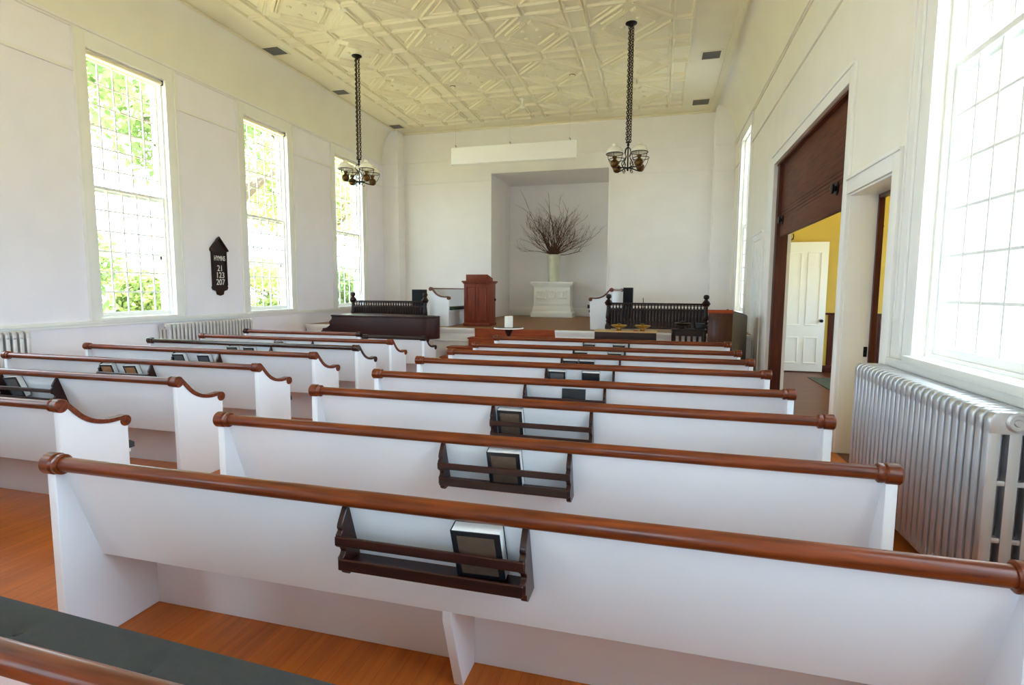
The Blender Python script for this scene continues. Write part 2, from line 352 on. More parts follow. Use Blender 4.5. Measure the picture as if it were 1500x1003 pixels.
# ---------------------------------------------------------------- windows
PW = .238; COLS = 5; ROWS = 6; GY0 = -COLS*PW/2
def sash_meshes():
    out = {}
    def fr(h):
        mb = MB(); w = COLS*PW/2
        return mb.box(-.018, .018, -w-.05, -w, 0, h).box(-.018, .018, w, w+.05, 0, h).box(-.018, .018, -w, w, 0, .055).box(-.018, .018, -w, w, h-.045, h)
    H = 1.95
    out['frame'] = fr(H).mesh('sash', 'trim', .004, 1)
    out['mv'] = MB().box(-.012, .012, -.011, .011, .055, H-.045).mesh('muntin', 'trim', .003, 1)
    out['mh'] = MB().box(-.0095, .0095, -COLS*PW/2+.001, COLS*PW/2-.001, -.011, .011).mesh('muntin', 'trim', .003, 1)
    ph = (H-.10)/ROWS
    out['pane'] = MB().box(-.002, .002, -PW/2+.006, PW/2-.006, -ph/2+.006, ph/2-.006).mesh('pane', 'glass', 0, 0, 0)
    out['big'] = MB().box(-.002, .002, -COLS*PW/2, COLS*PW/2, .055, H-.045).mesh('pane', 'glass', 0, 0, 0)
    out['H'] = H; out['ph'] = ph
    return out
SM = sash_meshes(); nwin = 0
def window(s, yc, full=True, storm=True, shade=True, label=None):
    global nwin; nwin += 1
    x = XL if s < 0 else XR
    root = sroot('window_%d' % nwin, label); root.location = (x, yc, 0)
    o = s  # outward direction sign
    def bx(mb, a, b, *r):
        a, b = o*a, o*b; return mb.box(min(a, b), max(a, b), *r)
    z0, z1 = WINZ
    mb = MB()
    for a, b in ((-HW-cas, -HW), (HW, HW+cas)):
        bx(mb, -.025, 0, a, b, z0-.03, 5.28)
    for a, b in ((-HW-cas, -HW-cas+.035), (HW+cas-.035, HW+cas)): bx(mb, -.045, -.025, a, b, z0-.03, 5.28)
    bx(mb, -.025, 0, -HW, HW, z1, 5.28)
    mb.build('casing', 'trim', root, .006)
    mb = MB(); bx(mb, -.07, .0, -HW-.03, HW+.03, z0-.045, z0+.006); bx(mb, .0, .11, -HW+.002, HW-.002, z0+.001, z0+.006); mb.build('sill', 'trim', root, .008)
    mb = MB()
    for a, b in ((-HW, -HW+.028), (HW-.028, HW)): bx(mb, .06, .25, a, b, z0, z1)
    bx(mb, .06, .25, -HW, HW, z1-.03, z1); bx(mb, .08, .27, -HW, HW, z0, z0+.03); mb.build('jamb', 'trim', root)
    for zb, xo in ((z0+.03, .115), (3.06, .16)):
        sh = obj('sash', SM['frame'], root, (o*xo, 0, zb))
        if full:
            for k in range(1, COLS): obj('muntin', SM['mv'], sh, (0, GY0+k*PW, 0))
            for k in range(1, ROWS): obj('muntin', SM['mh'], sh, (0, 0, .055+k*SM['ph']))
            for i in range(COLS):
                for k in range(ROWS): obj('pane', SM['pane'], sh, (0, GY0+(i+.5)*PW, .055+(k+.5)*SM['ph']))
        else: obj('pane', SM['big'], sh)
    if storm:
        mb = MB()
        for z in (2.14, 4.04): bx(mb, .215, .25, -HW+.028, HW-.028, z-.03, z+.03)
        for a, b in ((-HW+.028, -HW+.06), (HW-.06, HW-.028)): bx(mb, .215, .25, a, b, z0+.03, z1-.03)
        mb.build('storm_sash', 'trim', root)
    if shade:
        MB().tube([(o*.05, -HW+.02, z1-.05), (o*.05, HW-.02, z1-.05)], .032, 12).build('roller_shade', 'ceil', root)
        mb = MB()
        for yy in (-HW+.001, HW-.02): bx(mb, .02, .075, yy, yy+.018, z1-.085, z1-.012)
        mb.build('shade_bracket', 'iron', root)
    pl = bpy.data.lights.new('window_portal', 'AREA'); pl.shape = 'RECTANGLE'; pl.size = 3.9; pl.size_y = 1.3; pl.cycles.is_portal = True
    po = bpy.data.objects.new('window_portal', pl); COL.objects.link(po); po.location = (x+o*.33, yc, 3.12)
    po.rotation_euler = (0, math.radians(90 if s > 0 else -90), 0)
    return root
for y, lab, fl in ((.70, None, 0), (3.80, None, 0), (6.89, 'nearest tall many paned window on left wall', 1), (9.96, 'middle tall many paned window on left wall', 1), (13.10, 'farthest tall many paned window on left wall', 1)):
    window(-1, y, fl, fl, fl, lab)
window(1, .70, 0, 0, 0)
window(1, 3.78, 1, 0, 0, 'large bright many paned window above silver radiator')
window(1, 13.10, 1, 0, 0, 'narrow looking far window on right wall')

for x in RXW:  # unseen rear windows, added to brighten the surfaces facing the camera
    nwin += 1; w_ = sroot('window_%d' % nwin)
    mb = MB()
    for a in (-.84, .65): mb.box(x+a, x+a+.19, YR, YR+.025, 1.14, 3.6)
    mb.box(x-.65, x+.65, YR, YR+.025, 3.4, 3.6).box(x-.68, x+.68, YR-.05, YR+.07, 1.12, 1.165).box(x-.65, x+.65, YR-.12, YR-.08, 2.25, 2.31); mb.build('casing', 'trim', w_)
    MB().box(x-.65, x+.65, YR-.102, YR-.098, 1.17, 3.4).build('pane', 'glass', w_, smooth=0)
    pl = bpy.data.lights.new('window_portal', 'AREA'); pl.shape = 'RECTANGLE'; pl.size = 1.3; pl.size_y = 2.23; pl.cycles.is_portal = True
    po = bpy.data.objects.new('window_portal', pl); COL.objects.link(po); po.location = (x, YR-.24, 2.285); po.rotation_euler = (math.radians(90), 0, 0)

# ---------------------------------------------------------------- right wall: openings, partition, doors
def casing_set(y0, y1, zt, w, floor_z=0, left=True, right=True):
    mb = MB()
    if left: mb.box(XR-.03, XR, y0-w, y0, floor_z, zt+w+.02)
    if right: mb.box(XR-.03, XR, y1, y1+w, floor_z, zt+w+.02)
    mb.box(XR-.03, XR, y0, y1, zt, zt+w+.02)
    mb.box(XR-.05, XR-.03, y0-(w if left else 0), y1+(w if right else 0), zt+w-.01, zt+w+.02)
    return mb
trim(casing_set(OP[0], OP[1], OP[3], .14, right=True).box(XR-.03, XR, OP[1]+.14, OP[1]+.5, 0, OP[3]+.16), 'trim', 'white casing of wide side opening', .006)
trim(casing_set(D2[0], D2[1]-.003, D2[3], .14, right=False), 'trim', 'white casing of side doorway', .006)
trim(MB().box(XR, XR+WT, D2[0]-.002, D2[0]+.015, 0, D2[3]).box(XR, XR+WT, D2[1]-.015, D2[1]+.002, 0, D2[3]).box(XR, XR+WT, D2[0], D2[1], D2[3]-.015, D2[3]+.002), 'trim', 'white jamb lining of side doorway', .003)
trim(MB().box(XR+WT-.04, XR+WT+.01, D2[1]-.05, D2[1]-.015, 0, D2[3]-.015).box(XR+WT-.04, XR+WT+.01, D2[0]+.015, D2[1]-.05, D2[3]-.05, D2[3]-.015), 'wains', 'dark red door stop in side doorway', .003)
trim(MB().box(XR-.012, XR-.001, 4.63, 4.82, 1.14, 4.66).box(XR-.026, XR-.012, 4.655, 4.675, 1.42, 4.6).box(XR-.026, XR-.012, 4.775, 4.795, 1.42, 4.6).box(XR-.026, XR-.012, 4.655, 4.795, 1.40, 1.42), 'trim', 'white panelled strip beside right window', .003)
trim(MB().box(XR+.03, XR+.20, OP[1]-.16, OP[1], 0, OP[3]-.03), 'post', 'dark brown wood guide post of raised partition', .006)
trim(MB().box(XR+.02, XR+WT, OP[0], OP[1], OP[3]-.03, OP[3]), 'part', None, .004)
t = thing('sliding_partition', 'brown wooden partition raised in top of wide side opening', 'partition', (XR+.08, 0, 2.50))
MB().box(0, .045, OP[0]+.01, OP[1]-.17, .42, 1.14).build('board', 'part', t, .004)
for k in range(3): MB().box(0, .045, OP[0]+.01, OP[1]-.17, .28+k*.047, .28+k*.047+.043).build('board', 'part', t, .006)
MB().box(-.004, .049, OP[0]+.01, OP[1]-.17, 0, .277).build('bottom_rail', 'part', t, .006)
MB().box(0, .045, OP[1]-.16, OP[1]-.02, .02, 1.13).build('guide_board', 'part', t, .004)
for y in (6.75, 9.45):
    h = MB().lathe([(.0, 0), (.075, 0), (.075, -.012), (.03, -.016), (.03, -.03), (.055, -.04), (.055, -.06), (.0, -.065)], (-.004, y, .25), 16, 'x').build('pull_knob', 'iron', t)
# far door with casing
tag(casing_set(D3[0], D3[1], D3[3], .12).build('trim_40', 'trim', None, .006), 'white casing of far closed door', None, None, 'structure')
dr = sroot('door_1', 'closed white door near far end of right wall')
MB().box(XR-.012, XR-.002, D3[0]+.002, D3[1]-.002, .01, D3[3]-.002).build('leaf', 'trim', dr)
for z0, z1 in ((.25, .95), (1.15, 2.4)):
    for y0, y1 in ((D3[0]+.1, D3[0]+.37), (D3[1]-.37, D3[1]-.1)): MB().box(XR-.02, XR-.012, y0, y1, z0, z1).build('panel', 'trim', dr, .006)
# side room
SX0, SX1, SY0, SY1, SZ = XR+WT, 6.4, 4.86, 12.2, 4.1
struct('floor_side_room', MB().box(XR+.02, SX1, SY0, SY1, -.12, 0), 'floor2', 'red brown wood floor of side room', smooth=0)
struct('ceiling_side_room', MB().box(SX0, SX1, SY0, SY1, SZ, SZ+.1), 'wallr', smooth=0)
struct('wall_side_room_back', MB().box(SX0, SX1+.2, SY1, SY1+.15, 0, SZ), 'yellow', 'yellow plaster wall of side room', smooth=0)
struct('wall_side_room_front', MB().box(SX0, SX1+.2, SY0-.15, SY0, 0, SZ), 'yellow', smooth=0)
struct('wall_side_room_outer', holed(SX1, SX1+.2, (SY0, SY1), (0, SZ), [(5.6, 6.8, .9, 3.3), (7.4, 9.2, .9, 3.3), (10.0, 11.4, .9, 3.3)], MB()), 'yellow', smooth=0)
for yc, hw in ((6.2, .6), (8.3, .9), (10.7, .7)):  # unseen outer windows, added so that the side room gets light
    nwin += 1; w_ = sroot('window_%d' % nwin)
    MB().box(SX1-.02, SX1+.05, yc-hw-.1, yc-hw, .8, 3.4).box(SX1-.02, SX1+.05, yc+hw, yc+hw+.1, .8, 3.4).box(SX1-.02, SX1+.05, yc-hw, yc+hw, 3.3, 3.4).box(SX1-.02, SX1+.05, yc-hw, yc+hw, .8, .9).box(SX1, SX1+.04, yc-hw, yc+hw, 2.06, 2.12).build('casing', 'trim', w_)
    MB().box(SX1+.1, SX1+.104, yc-hw, yc+hw, .9, 3.3).build('pane', 'glass', w_, smooth=0)
    pl = bpy.data.lights.new('window_portal', 'AREA'); pl.shape = 'RECTANGLE'; pl.size = 2.4; pl.size_y = hw*2; pl.cycles.is_portal = True
    po = bpy.data.objects.new('window_portal', pl); COL.objects.link(po); po.location = (SX1+.24, yc, 2.1); po.rotation_euler = (0, math.radians(90), 0)
wn = tag(MB().box(SX0, SX1, SY1-.04, SY1, 1.17, 1.21).box(SX0, SX1, SY1-.03, SY1, 0, .14).build('trim_41', 'wains', None, .005), 'dark red beadboard wainscot in side room', None, None, 'structure')
bme = MB().box(-.047, .047, -.018, 0, .14, 1.17).mesh('board', 'wains', .006, 1)
for k in range(24): obj('board', bme, wn, (3.33+.05+.1*k, SY1, 0))
door = sroot('door_2', 'white four panel door in side room with black knob')
dx0, dx1, dy = 2.40, 3.235, SY1-.14
MB().box(dx0, dx1, dy, dy+.04, .02, 2.615).build('leaf', 'trim', door, .004)
for a, b in ((dx0+.11, (dx0+dx1)/2-.05), ((dx0+dx1)/2+.05, dx1-.11)):
    for c, e in ((.18, .72), (.95, 2.42)):
        mb = MB()
        for r in ((a, b, c, c+.025), (a, b, e-.025, e), (a, a+.025, c+.025, e-.025), (b-.025, b, c+.025, e-.025)): mb.box(r[0], r[1], dy-.012, dy, r[2], r[3])
        mb.build('panel_moulding', 'trim', door, .004)
MB().lathe([(.0, -.06), (.02, -.058), (.032, -.045), (.03, -.03), (.012, -.022), (.012, -.008), (.03, -.006), (.03, 0)], (dx1-.07, dy, 1.05), 16, 'y').build('knob', 'iron', door)
def hook(p, d, lab):
    t = thing('coat_hook', lab, 'hook', p)
    MB().tube([(0, 0, 0), (d*.03, -.06, -.03), (d*.05, -.12, -.03), (d*.06, -.15, .03), (d*.05, -.14, .08)], .011, 8).build('prong', 'iron', t)
    MB().box(-.02, .02, -.01, 0, -.06, .04).build('plate', 'iron', t, .004)
hook((2.52, SY1-.005, 2.70), 1, 'black coat hook above white door in side room')
hook((4.08, SY1-.005, 2.86), 1, 'black coat hook on yellow wall seen through narrow doorway')
tag(MB().box(2.80, 4.6, 9.2, 11.32, 0, .012).build('rug', 'rug', None, .004), 'dark green rug on side room floor', 'rug')
# latch on jamb
tag(MB().box(XR+WT-.08, XR+WT-.05, D2[1]-.02, D2[1]-.015, .99, 1.09).box(XR+WT-.07, XR+WT-.06, D2[1]-.03, D2[1]-.02, 1.01, 1.03).box(XR+WT-.07, XR+WT-.06, D2[1]-.03, D2[1]-.02, 1.05, 1.07).build('latch_plate', 'iron'), 'black latch plate on white jamb of narrow doorway', 'latch')

# ---------------------------------------------------------------- chancel platform and steps
SZT = .80; SYF = 11.1
struct('chancel_platform', MB().box(XL, XR, SYF, YB, 0, SZT).box(NX0, NX1, YB, NYB, 0, SZT), 'stagefl', 'brown boarded platform floor', smooth=0)
def stage_front(x0, x1):
    mb = MB().box(x0, x1, SYF-.02, SYF, 0, SZT-.10)
    mb.box(x0-.0, x1+.0, SYF-.08, SYF, SZT-.045, SZT+.002).box(x0, x1, SYF-.055, SYF, SZT-.085, SZT-.045).box(x0, x1, SYF-.035, SYF, SZT-.115, SZT-.085)
    n = max(1, int((x1-x0)/.9)); w = (x1-x0)/n
    for k in range(n):
        a, b = x0+k*w+.08, x0+(k+1)*w-.08
        for r in ((a, b, .10, .13), (a, b, .50, .53), (a, a+.03, .13, .50), (b-.03, b, .13, .50)): mb.box(r[0], r[1], SYF-.035, SYF-.02, r[2], r[3])
    return mb
trim(stage_front(XL+.03, -3.82), 'trim', 'white panelled platform front left of steps', .005)
trim(stage_front(-2.05, XR-.03), 'trim', 'white panelled platform front right of steps', .005)
t = thing('platform_steps', 'orange brown wooden steps up to middle of platform', 'steps', (0, 0, 0))
for k, (xa, xb) in enumerate(((-3.82, -2.05), (-3.86, -2.0), (-4.22, -1.7), (-4.25, -1.7))):
    zt = SZT-.175*k; yf = SYF-.3*k
    if k: MB().box(xa-.02, xb+.02, yf-.03, yf+.3-.011, zt-.03, zt).build('tread', 'step', t, .006)
    MB().box(xa, xb, yf-.01, yf+.01 if k else yf-.001, zt-.175, zt-(.03 if k else .0)).build('riser', 'step', t)

# ---------------------------------------------------------------- pews
RZ = .86
top = [(.0, .902), (.022, .897), (.045, .874), (.07, .845), (.10, .812), (.135, .775), (.175, .745), (.22, .722), (.27, .707), (.33, .699), (.385, .7), (.425, .703)]
bot = [(.0, .865), (.018, .862), (.032, .845), (.052, .82), (.08, .786), (.118, .748), (.16, .717), (.212, .693), (.267, .678), (.33, .671), (.39, .673), (.425, .675)]
def smooth_curve(p, n=3):
    out = []
    for i in range(len(p)-1):
        a = p[max(i-1, 0)]; b = p[i]; c = p[i+1]; d = p[min(i+2, len(p)-1)]
        for k in range(n):
            t = k/n
            out.append(tuple(.5*(2*b[j]+(c[j]-a[j])*t+(2*a[j]-5*b[j]+4*c[j]-d[j])*t*t+(3*b[j]-a[j]-3*c[j]+d[j])*t**3) for j in (0, 1)))
    return out+[p[-1]]
TOPC, BOTC = smooth_curve(top), smooth_curve(bot)
PWELL = {}
def end_panel_mesh():
    mb = MB(); ys = [p[0] for p in BOTC]
    # strip from curve down to the floor as quads
    t2 = [(-.018, .855)]+[(p[0], p[1]+.004) for p in BOTC]+[(.455, .64)]
    b2 = [(-.018, 0.)]+[(p[0], 0.) for p in BOTC]+[(.452, 0.)]
    mb.strip(t2, b2, 'x', 0, .045); return mb.mesh('end_panel', 'pew', .004, 1)
def scroll_mesh():
    mb = MB().strip(TOPC, BOTC, 'x', -.009, .054)
    mb.lathe([(.001, -.012), (.036, -.012), (.041, -.006), (.041, .051), (.036, .057), (.001, .057)], (0, .437, .661), 20, 'x')
    return mb.mesh('scroll_cap', 'rail', 0, 1)
CAPM = MB().lathe([(.001, 0), (.040, 0), (.046, .007), (.046, .055), (.042, .060), (.039, .064), (.043, .070), (.043, .086), (.036, .092), (.001, .092)], (0, 0, 0), 24, 'x').mesh('rail_cap', 'rail')
ENDM, SCRM = end_panel_mesh(), scroll_mesh()
SIDEP = [(.012, .838), (.0, .82), (-.014, .80), (-.03, .775), (-.034, .76), (-.028, .75), (-.042, .74), (-.042, .695), (-.022, .685), (-.012, .668), (-.018, .658), (-.032, .65), (-.032, .615), (-.012, .605), (-.01, .585), (.012, .57), (.104, .57), (.03, .838)]
RACKM = (MB().prism(SIDEP, 'x', 1.43, 1.452).prism(SIDEP, 'x', 2.108, 2.13).box(1.452, 2.108, -.03, .082, .607, .617)).mesh('book_rack', 'rack', .002, 1)
SLATU = MB().box(1.432, 2.128, -.053, -.040, .702, .736).mesh('rack_slat', 'rack', .003, 1)
SLATL = MB().box(1.437, 2.123, -.043, -.030, .608, .650).mesh('rack_slat', 'rack', .003, 1)
def make_pew(L, xa, y0, label, rack=True, zs=1.0, rail='rail', cap=None, group=None):
    t = thing('pew', label, 'pew', (xa, y0, 0), 0, group); t.scale.z = zs
    if L not in PWELL:
        d = {}
        d['rail'] = MB().tube([(.05+(L-.1)*k/12, 0, RZ) for k in range(13)], .031, 20).mesh('rail', 'rail')
        d['back'] = MB().prism([(.008, .848), (.032, .848), (.188, .385), (.162, .385)], 'x', .05, L-.05).mesh('backrest', 'pew', .003, 1)
        d['seat'] = MB().box(.05, L-.05, .155, .50, .40, .428).mesh('seat', 'pew', .006, 1)
        d['riser'] = MB().box(.05, L-.05, .432, .449, .0, .40).mesh('riser', 'pew', .002, 1)
        d['brk'] = MB().prism([(.16, .395), (.16, .35), (.285, .0), (.432, .0), (.432, .395)], 'x', L/2-.02, L/2+.02).mesh('bracket', 'pew', .003, 1)
        PWELL[L] = d
    d = PWELL[L]
    rl = obj('rail', d['rail'], t); obj('backrest', d['back'], t); obj('seat', d['seat'], t); obj('riser', d['riser'], t)
    if L > 2: obj('bracket', d['brk'], t)
    caps = []
    for x, rz in ((0, 0), (L, math.pi)):
        c = obj('rail_cap', CAPM, rl, (x, 0, RZ), (0, 0, rz)); caps.append(c)
        e = obj('end_panel', ENDM, t, (.012 if rz == 0 else L-.057, 0, 0)); caps.append(obj('scroll_cap', SCRM, e))
    if rack:
        r = obj('book_rack', RACKM, t); obj('rack_slat', SLATU, r); obj('rack_slat', SLATL, r)
    if rail != 'rail':
        override(rl, rail); [override(c, rail) for c in caps]
    return t
RA, RB, LA, LB = -2.521, 1.026, -7.249, -3.763
RY = [.745, 1.6755, 2.608, 3.5157, 4.4482, 5.3631, 6.2772, 7.2126, 8.2462]
RZS = [1, .8741/.86, .85/.86, .8618/.86, .8523/.86, .865/.86, .859/.86, .8524/.86, .8648/.86]
ordn = ['', 'nearest', 'second', 'third', 'fourth', 'fifth', 'sixth', 'seventh', 'eighth and farthest']
rl_ = ['white pew at bottom left corner, only its rail end and dark cushion showing',
 'nearest full white pew of right block, book rack with one leaning hymnal',
 'second white pew of right block, hymnal standing in middle of its rack',
 'third white pew of right block, hymnal at left end of its rack',
 'fourth white pew of right block, one hymnal lying flat in its rack',
 'fifth white pew of right block, two hymnals standing apart in its rack',
 'sixth white pew of right block, two hymnals side by side',
 'seventh white pew of right block, second from the platform',
 'farthest white pew of right block, right before the platform']
PR = []
for k in range(9):
    p = make_pew(3.547, RA, RY[k], rl_[k], zs=RZS[k], group='white pews right of the aisle'); PR.append(p)
PR[0].rotation_euler.z = -.02; PR[0].location.y = .772
ll_ = {1: 'white pew at left frame edge, only the tip of its dark cushion showing',
 2: 'nearest white pew of left block with curved brown scroll end, cut by left frame edge',
 3: 'second white pew of left block, rack with tilted hymnal at left frame edge',
 4: 'third white pew of left block, two tan hymnals in its rack',
 5: 'fourth white pew of left block with two barely showing hymnals',
 6: 'fifth pew of left block, its top rail almost black',
 7: 'sixth pew of left block with brown rail, one hymnal in its rack'}
PL = {}
for k in range(1, 8):
    PL[k] = make_pew(3.486, LA, RY[k], ll_[k], rack=True, zs=RZS[k], rail='raildk' if k == 6 else 'rail', group='white pews left of the aisle')
PL[8] = make_pew(2.38, LA, 8.20, 'short white pew with brown rail ending in black cap near piano', rack=False, group='white pews left of the aisle')
for c in COL.objects:
    if c.parent and c.parent.parent == PL[8] and c.name.startswith('rail_cap'): override(c, 'dark')
PL[9] = make_pew(1.16, -4.86, 8.24, 'short white pew with black rail and scroll in front of piano', rack=False, zs=.955, rail='dark', group='white pews left of the aisle')
# cushions
def cushion(L, xa, y0, label, n, rz=0, zs=1):
    t = thing('seat_cushion', label, 'cushion', (xa, y0, .428*zs), rz, 'pew seat cushions')
    mb = MB(); nx = 60; ny = 10; W = L-.12
    bt = [(W*(i+.5)/n, .345+(.05 if i % 2 else -.05)) for i in range(n)]
    def hz(x, y):
        e = min(y-.175, .535-y, x, W-x); h = .072*(1-max(0, (.04-e)/.04)**2*.45) if e < .04 else .072
        for bx_, by_ in bt:
            d2 = (x-bx_)**2+(y-by_)**2; h -= .022*math.exp(-d2/.0012)
        return h
    xs = sorted(set([W*i/nx for i in range(nx+1)]+[min(max(b[0]+o, 0), W) for b in bt for o in (-.05, -.025, 0, .025, .05)])); ys = [.175+.36*j/16 for j in range(17)]
    v = [(x+.06, y, hz(x, y)) for x in xs for y in ys]; m = len(ys)
    f = [(i*m+j, (i+1)*m+j, (i+1)*m+j+1, i*m+j+1) for i in range(len(xs)-1) for j in range(m-1)]
    nv = len(v); per = [i*m for i in range(len(xs))]+[(len(xs)-1)*m+j for j in range(1, m)]+[i*m+m-1 for i in range(len(xs)-2, -1, -1)]+[j for j in range(m-2, 0, -1)]
    v += [(v[i][0], v[i][1], 0) for i in per]; q = len(per)
    f += [(per[i], nv+i, nv+(i+1) % q, per[(i+1) % q]) for i in range(q)]+[tuple(nv+i for i in range(q))]
    mb.add(v, f).build('pad', 'cush', t, smooth=50)
    bm_ = MB().lathe([(.0, .0), (.014, .0), (.012, .008), (0, .011)], n=10).mesh('button', 'cush')
    for bx_, by_ in bt: obj('button', bm_, t, (bx_+.06, by_, hz(bx_, by_)-.001))
cushion(3.547, RA, .835, 'long dark grey green tufted cushion in bottom left foreground', 12, -.045)
cl_ = {1: 'dark pew cushion whose tip shows at left frame edge', 2: 'dark cushion end sticking out beyond nearest left scroll pew end', 3: 'dark cushion end beyond second left pew end', 4: 'small dark cushion end beyond third left pew end', 5: 'tiny dark cushion corner beyond fourth left pew end'}
for k in range(1, 6): cushion(3.486, LA, RY[k], cl_[k], 12, 0, RZS[k])

# hymnals
BWD, BHT, BTH = .176, .200, .052
HB_ = {}
HB_['cover'] = MB().box(-BWD/2, BWD/2, -BTH/2, -BTH/2+.004, 0, BHT).box(-BWD/2, BWD/2, BTH/2-.004, BTH/2, 0, BHT).box(-BWD/2, -BWD/2+.005, -BTH/2, BTH/2, 0, BHT).mesh('cover', 'black', .0015, 1)
HB_['pages'] = MB().box(-BWD/2+.005, BWD/2-.002, -BTH/2+.004, BTH/2-.004, .002, BHT-.001).mesh('pages', 'paper', 0, 1)
for nm, mm in (('p', 'bookp'), ('t', 'bookt'), ('g', 'bookg')):
    HB_[nm] = MB().box(-BWD/2+.022, BWD/2-.022, -BTH/2-.0012, -BTH/2+.001, .02, BHT-.02).mesh('cover_panel', mm, 0, 1)
LEAN = math.atan2(.154, .463)
def hymnal(pew, cx, kind, label, tilt=0., zb=.622, flat=False, group='hymnals in the pew racks'):
    y0, zs = pew.location.y, pew.scale.z
    t = thing('hymnal', label, 'book', (0, 0, 0), 0, group)
    obj('cover', HB_['cover'], t); obj('pages', HB_['pages'], t)
    if kind: obj('cover_panel', HB_[kind], t)
    yb = y0+.012+(.848-zb)*.3326-BTH/2-.012
    if flat: mtx = Matrix.Translation((cx+BHT/2, y0+.030, zb+.006+BWD/2)) @ Matrix.Rotation(math.radians(-4), 4, 'X') @ Matrix.Rotation(-math.pi/2, 4, 'Y')
    else: mtx = Matrix.Translation((cx, yb, zb*zs+.002)) @ Matrix.Rotation(LEAN*.92, 4, 'X') @ Matrix.Rotation(tilt, 4, 'Y') @ Matrix.Translation((0, 0, abs(math.sin(tilt))*BWD/2))
    t.matrix_world = mtx
    return t
hymnal(PR[1], -.562, 'p', 'black hymnal with brown panel in nearest rack, largest book in view', -.03)
hymnal(PR[2], -.735, 'p', 'black hymnal with brown panel in second rack, middle of rack', -.02)
hymnal(PR[3], -.955, 'p', 'black hymnal in third rack, standing at its left end', .0)
hymnal(PR[4], -.66, None, 'plain black hymnal lying on its side in fourth rack', flat=True)
hymnal(PR[5], -.965, 'g', 'left hymnal of fifth right-hand rack, grey panel on cover')
hymnal(PR[5], -.625, None, 'right hymnal of fifth right-hand rack, plain black cover')
hymnal(PR[6], -.972, 'g', 'left one of two touching hymnals in sixth right-hand rack')
hymnal(PR[6], -.78, None, 'right one of two touching hymnals in sixth right-hand rack')
hymnal(PR[7], -.98, None, 'left hymnal in seventh right-hand rack')
hymnal(PR[7], -.535, None, 'right hymnal in seventh right-hand rack')
hymnal(PR[8], -.995, 'g', 'left hymnal in farthest right-hand rack')
hymnal(PR[8], -.55, 'g', 'right hymnal in farthest right-hand rack')
hymnal(PL[3], -5.62, 'g', 'tilted black hymnal at left frame edge', -.10)
hymnal(PL[4], -5.70, 't', 'tan panelled hymnal on left side of left-block rack', -.04)
hymnal(PL[4], -5.37, 't', 'tan panelled hymnal on right side of left-block rack', -.06)
hymnal(PL[5], -5.71, 'g', 'hymnal peeking over brown rail, left one of fourth left rack', -.04)
hymnal(PL[5], -5.33, 'g', 'hymnal peeking over brown rail, right one of fourth left rack', -.04)
hymnal(PL[6], -5.74, 'g', 'left hymnal under black rail of left block', -.04)
hymnal(PL[6], -5.46, 'g', 'right hymnal under black rail of left block', -.04)
hymnal(PL[7], -5.71, 'g', 'hymnal alone in farthest left-block rack', -.04)

# ---------------------------------------------------------------- radiators
def rad_section():
    mb = MB()
    for x in (-.082, 0, .082): mb.box(x-.026, x+.026, -.025, .025, .10, .93)
    mb.prism([(-.108, .90), (-.108, .965), (-.095, .99), (-.07, 1.0), (.07, 1.0), (.095, .99), (.108, .965), (.108, .90)], 'y', -.027, .027)
    mb.prism([(-.108, .17), (-.108, .11), (-.09, .085), (.09, .085), (.108, .11), (.108, .17)], 'y', -.027, .027)
    for z in (.42, .68): mb.box(-.1, .1, -.018, .018, z-.014, z+.014)
    return mb
RADM = rad_section().mesh('section', 'silver', .011, 2, 50)
HUB = MB().lathe([(.001, -.022), (.014, -.022), (.018, -.014), (.034, -.014), (.036, -.018), (.046, -.012), (.046, 0), (.001, 0)], (0, 0, 0), 16, 'y').mesh('hub_medallion', 'silver', 0, 1, 20)
FOOT = MB().lathe([(.028, 0), (.02, .03), (.024, .11)], n=8).mesh('foot', 'silver')
def radiator(x, y0, y1, n, label, mt, z=0, zsc=1.):
    t = thing('radiator', label, 'radiator', (x, y0, z), 0, 'cast iron radiators'); p = (y1-y0)/n; t.scale.z = zsc
    for k in range(n):
        o = obj('section', RADM, t, (0, p*(k+.5), 0))
        if mt != 'silver': override(o, mt)
        if k in (0, n-1):
            for xx in (-.075, .075): obj('foot', FOOT, t, (xx*1.1, p*(k+.5), 0))
    obj('hub_medallion', HUB, t, (0, p*.5-.018, .955)); obj('hub_medallion', HUB, t, (0, p*.5-.018, .135)).scale = (.6, 1, .6)
    MB().tube([(0, p*.5, .96), (0, p*(n-.5), .96)], .02, 6).build('nipple_rod', 'silver', t)
    return t
radiator(1.625, 2.97, 4.80, 26, 'big silver radiator below bright right window', 'silver', 0, 1.075)
radiator(XL+.13, 7.15, 9.10, 25, 'silver radiator below hymn board on left wall', 'silverp', 0, 1.04)
radiator(XL+.13, 3.2, 5.12, 25, 'radiator cut by left frame edge', 'silverp', 0, 1.07)

# ---------------------------------------------------------------- hymn board
t = thing('hymn_board', 'dark brown pointed hymn board with white numbers on left wall', 'sign', (XL, 8.52, 0))
out = [(-.17, 1.60), (-.19, 1.64), (-.175, 1.68), (-.175, 2.30), (-.20, 2.33), (-.20, 2.37), (0, 2.585), (.20, 2.37), (.20, 2.33), (.175, 2.30), (.175, 1.68), (.19, 1.64), (.17, 1.60), (.09, 1.575), (.07, 1.51), (0, 1.49), (-.07, 1.51), (-.09, 1.575)]
MB().prism(out, 'x', .0, .035).build('board', 'dark', t, .004)
MB().prism([(-.21, 2.325), (-.21, 2.355), (0, 2.60), (.21, 2.355), (.21, 2.325), (0, 2.55)], 'x', .03, .06).build('crown', 'dark', t, .004)
mb = MB()
for s in (-1, 1): mb.box(.035, .048, s*.16-.012, s*.16+.012, 1.68, 2.31)
mb.build('side_moulding', 'dark', t)
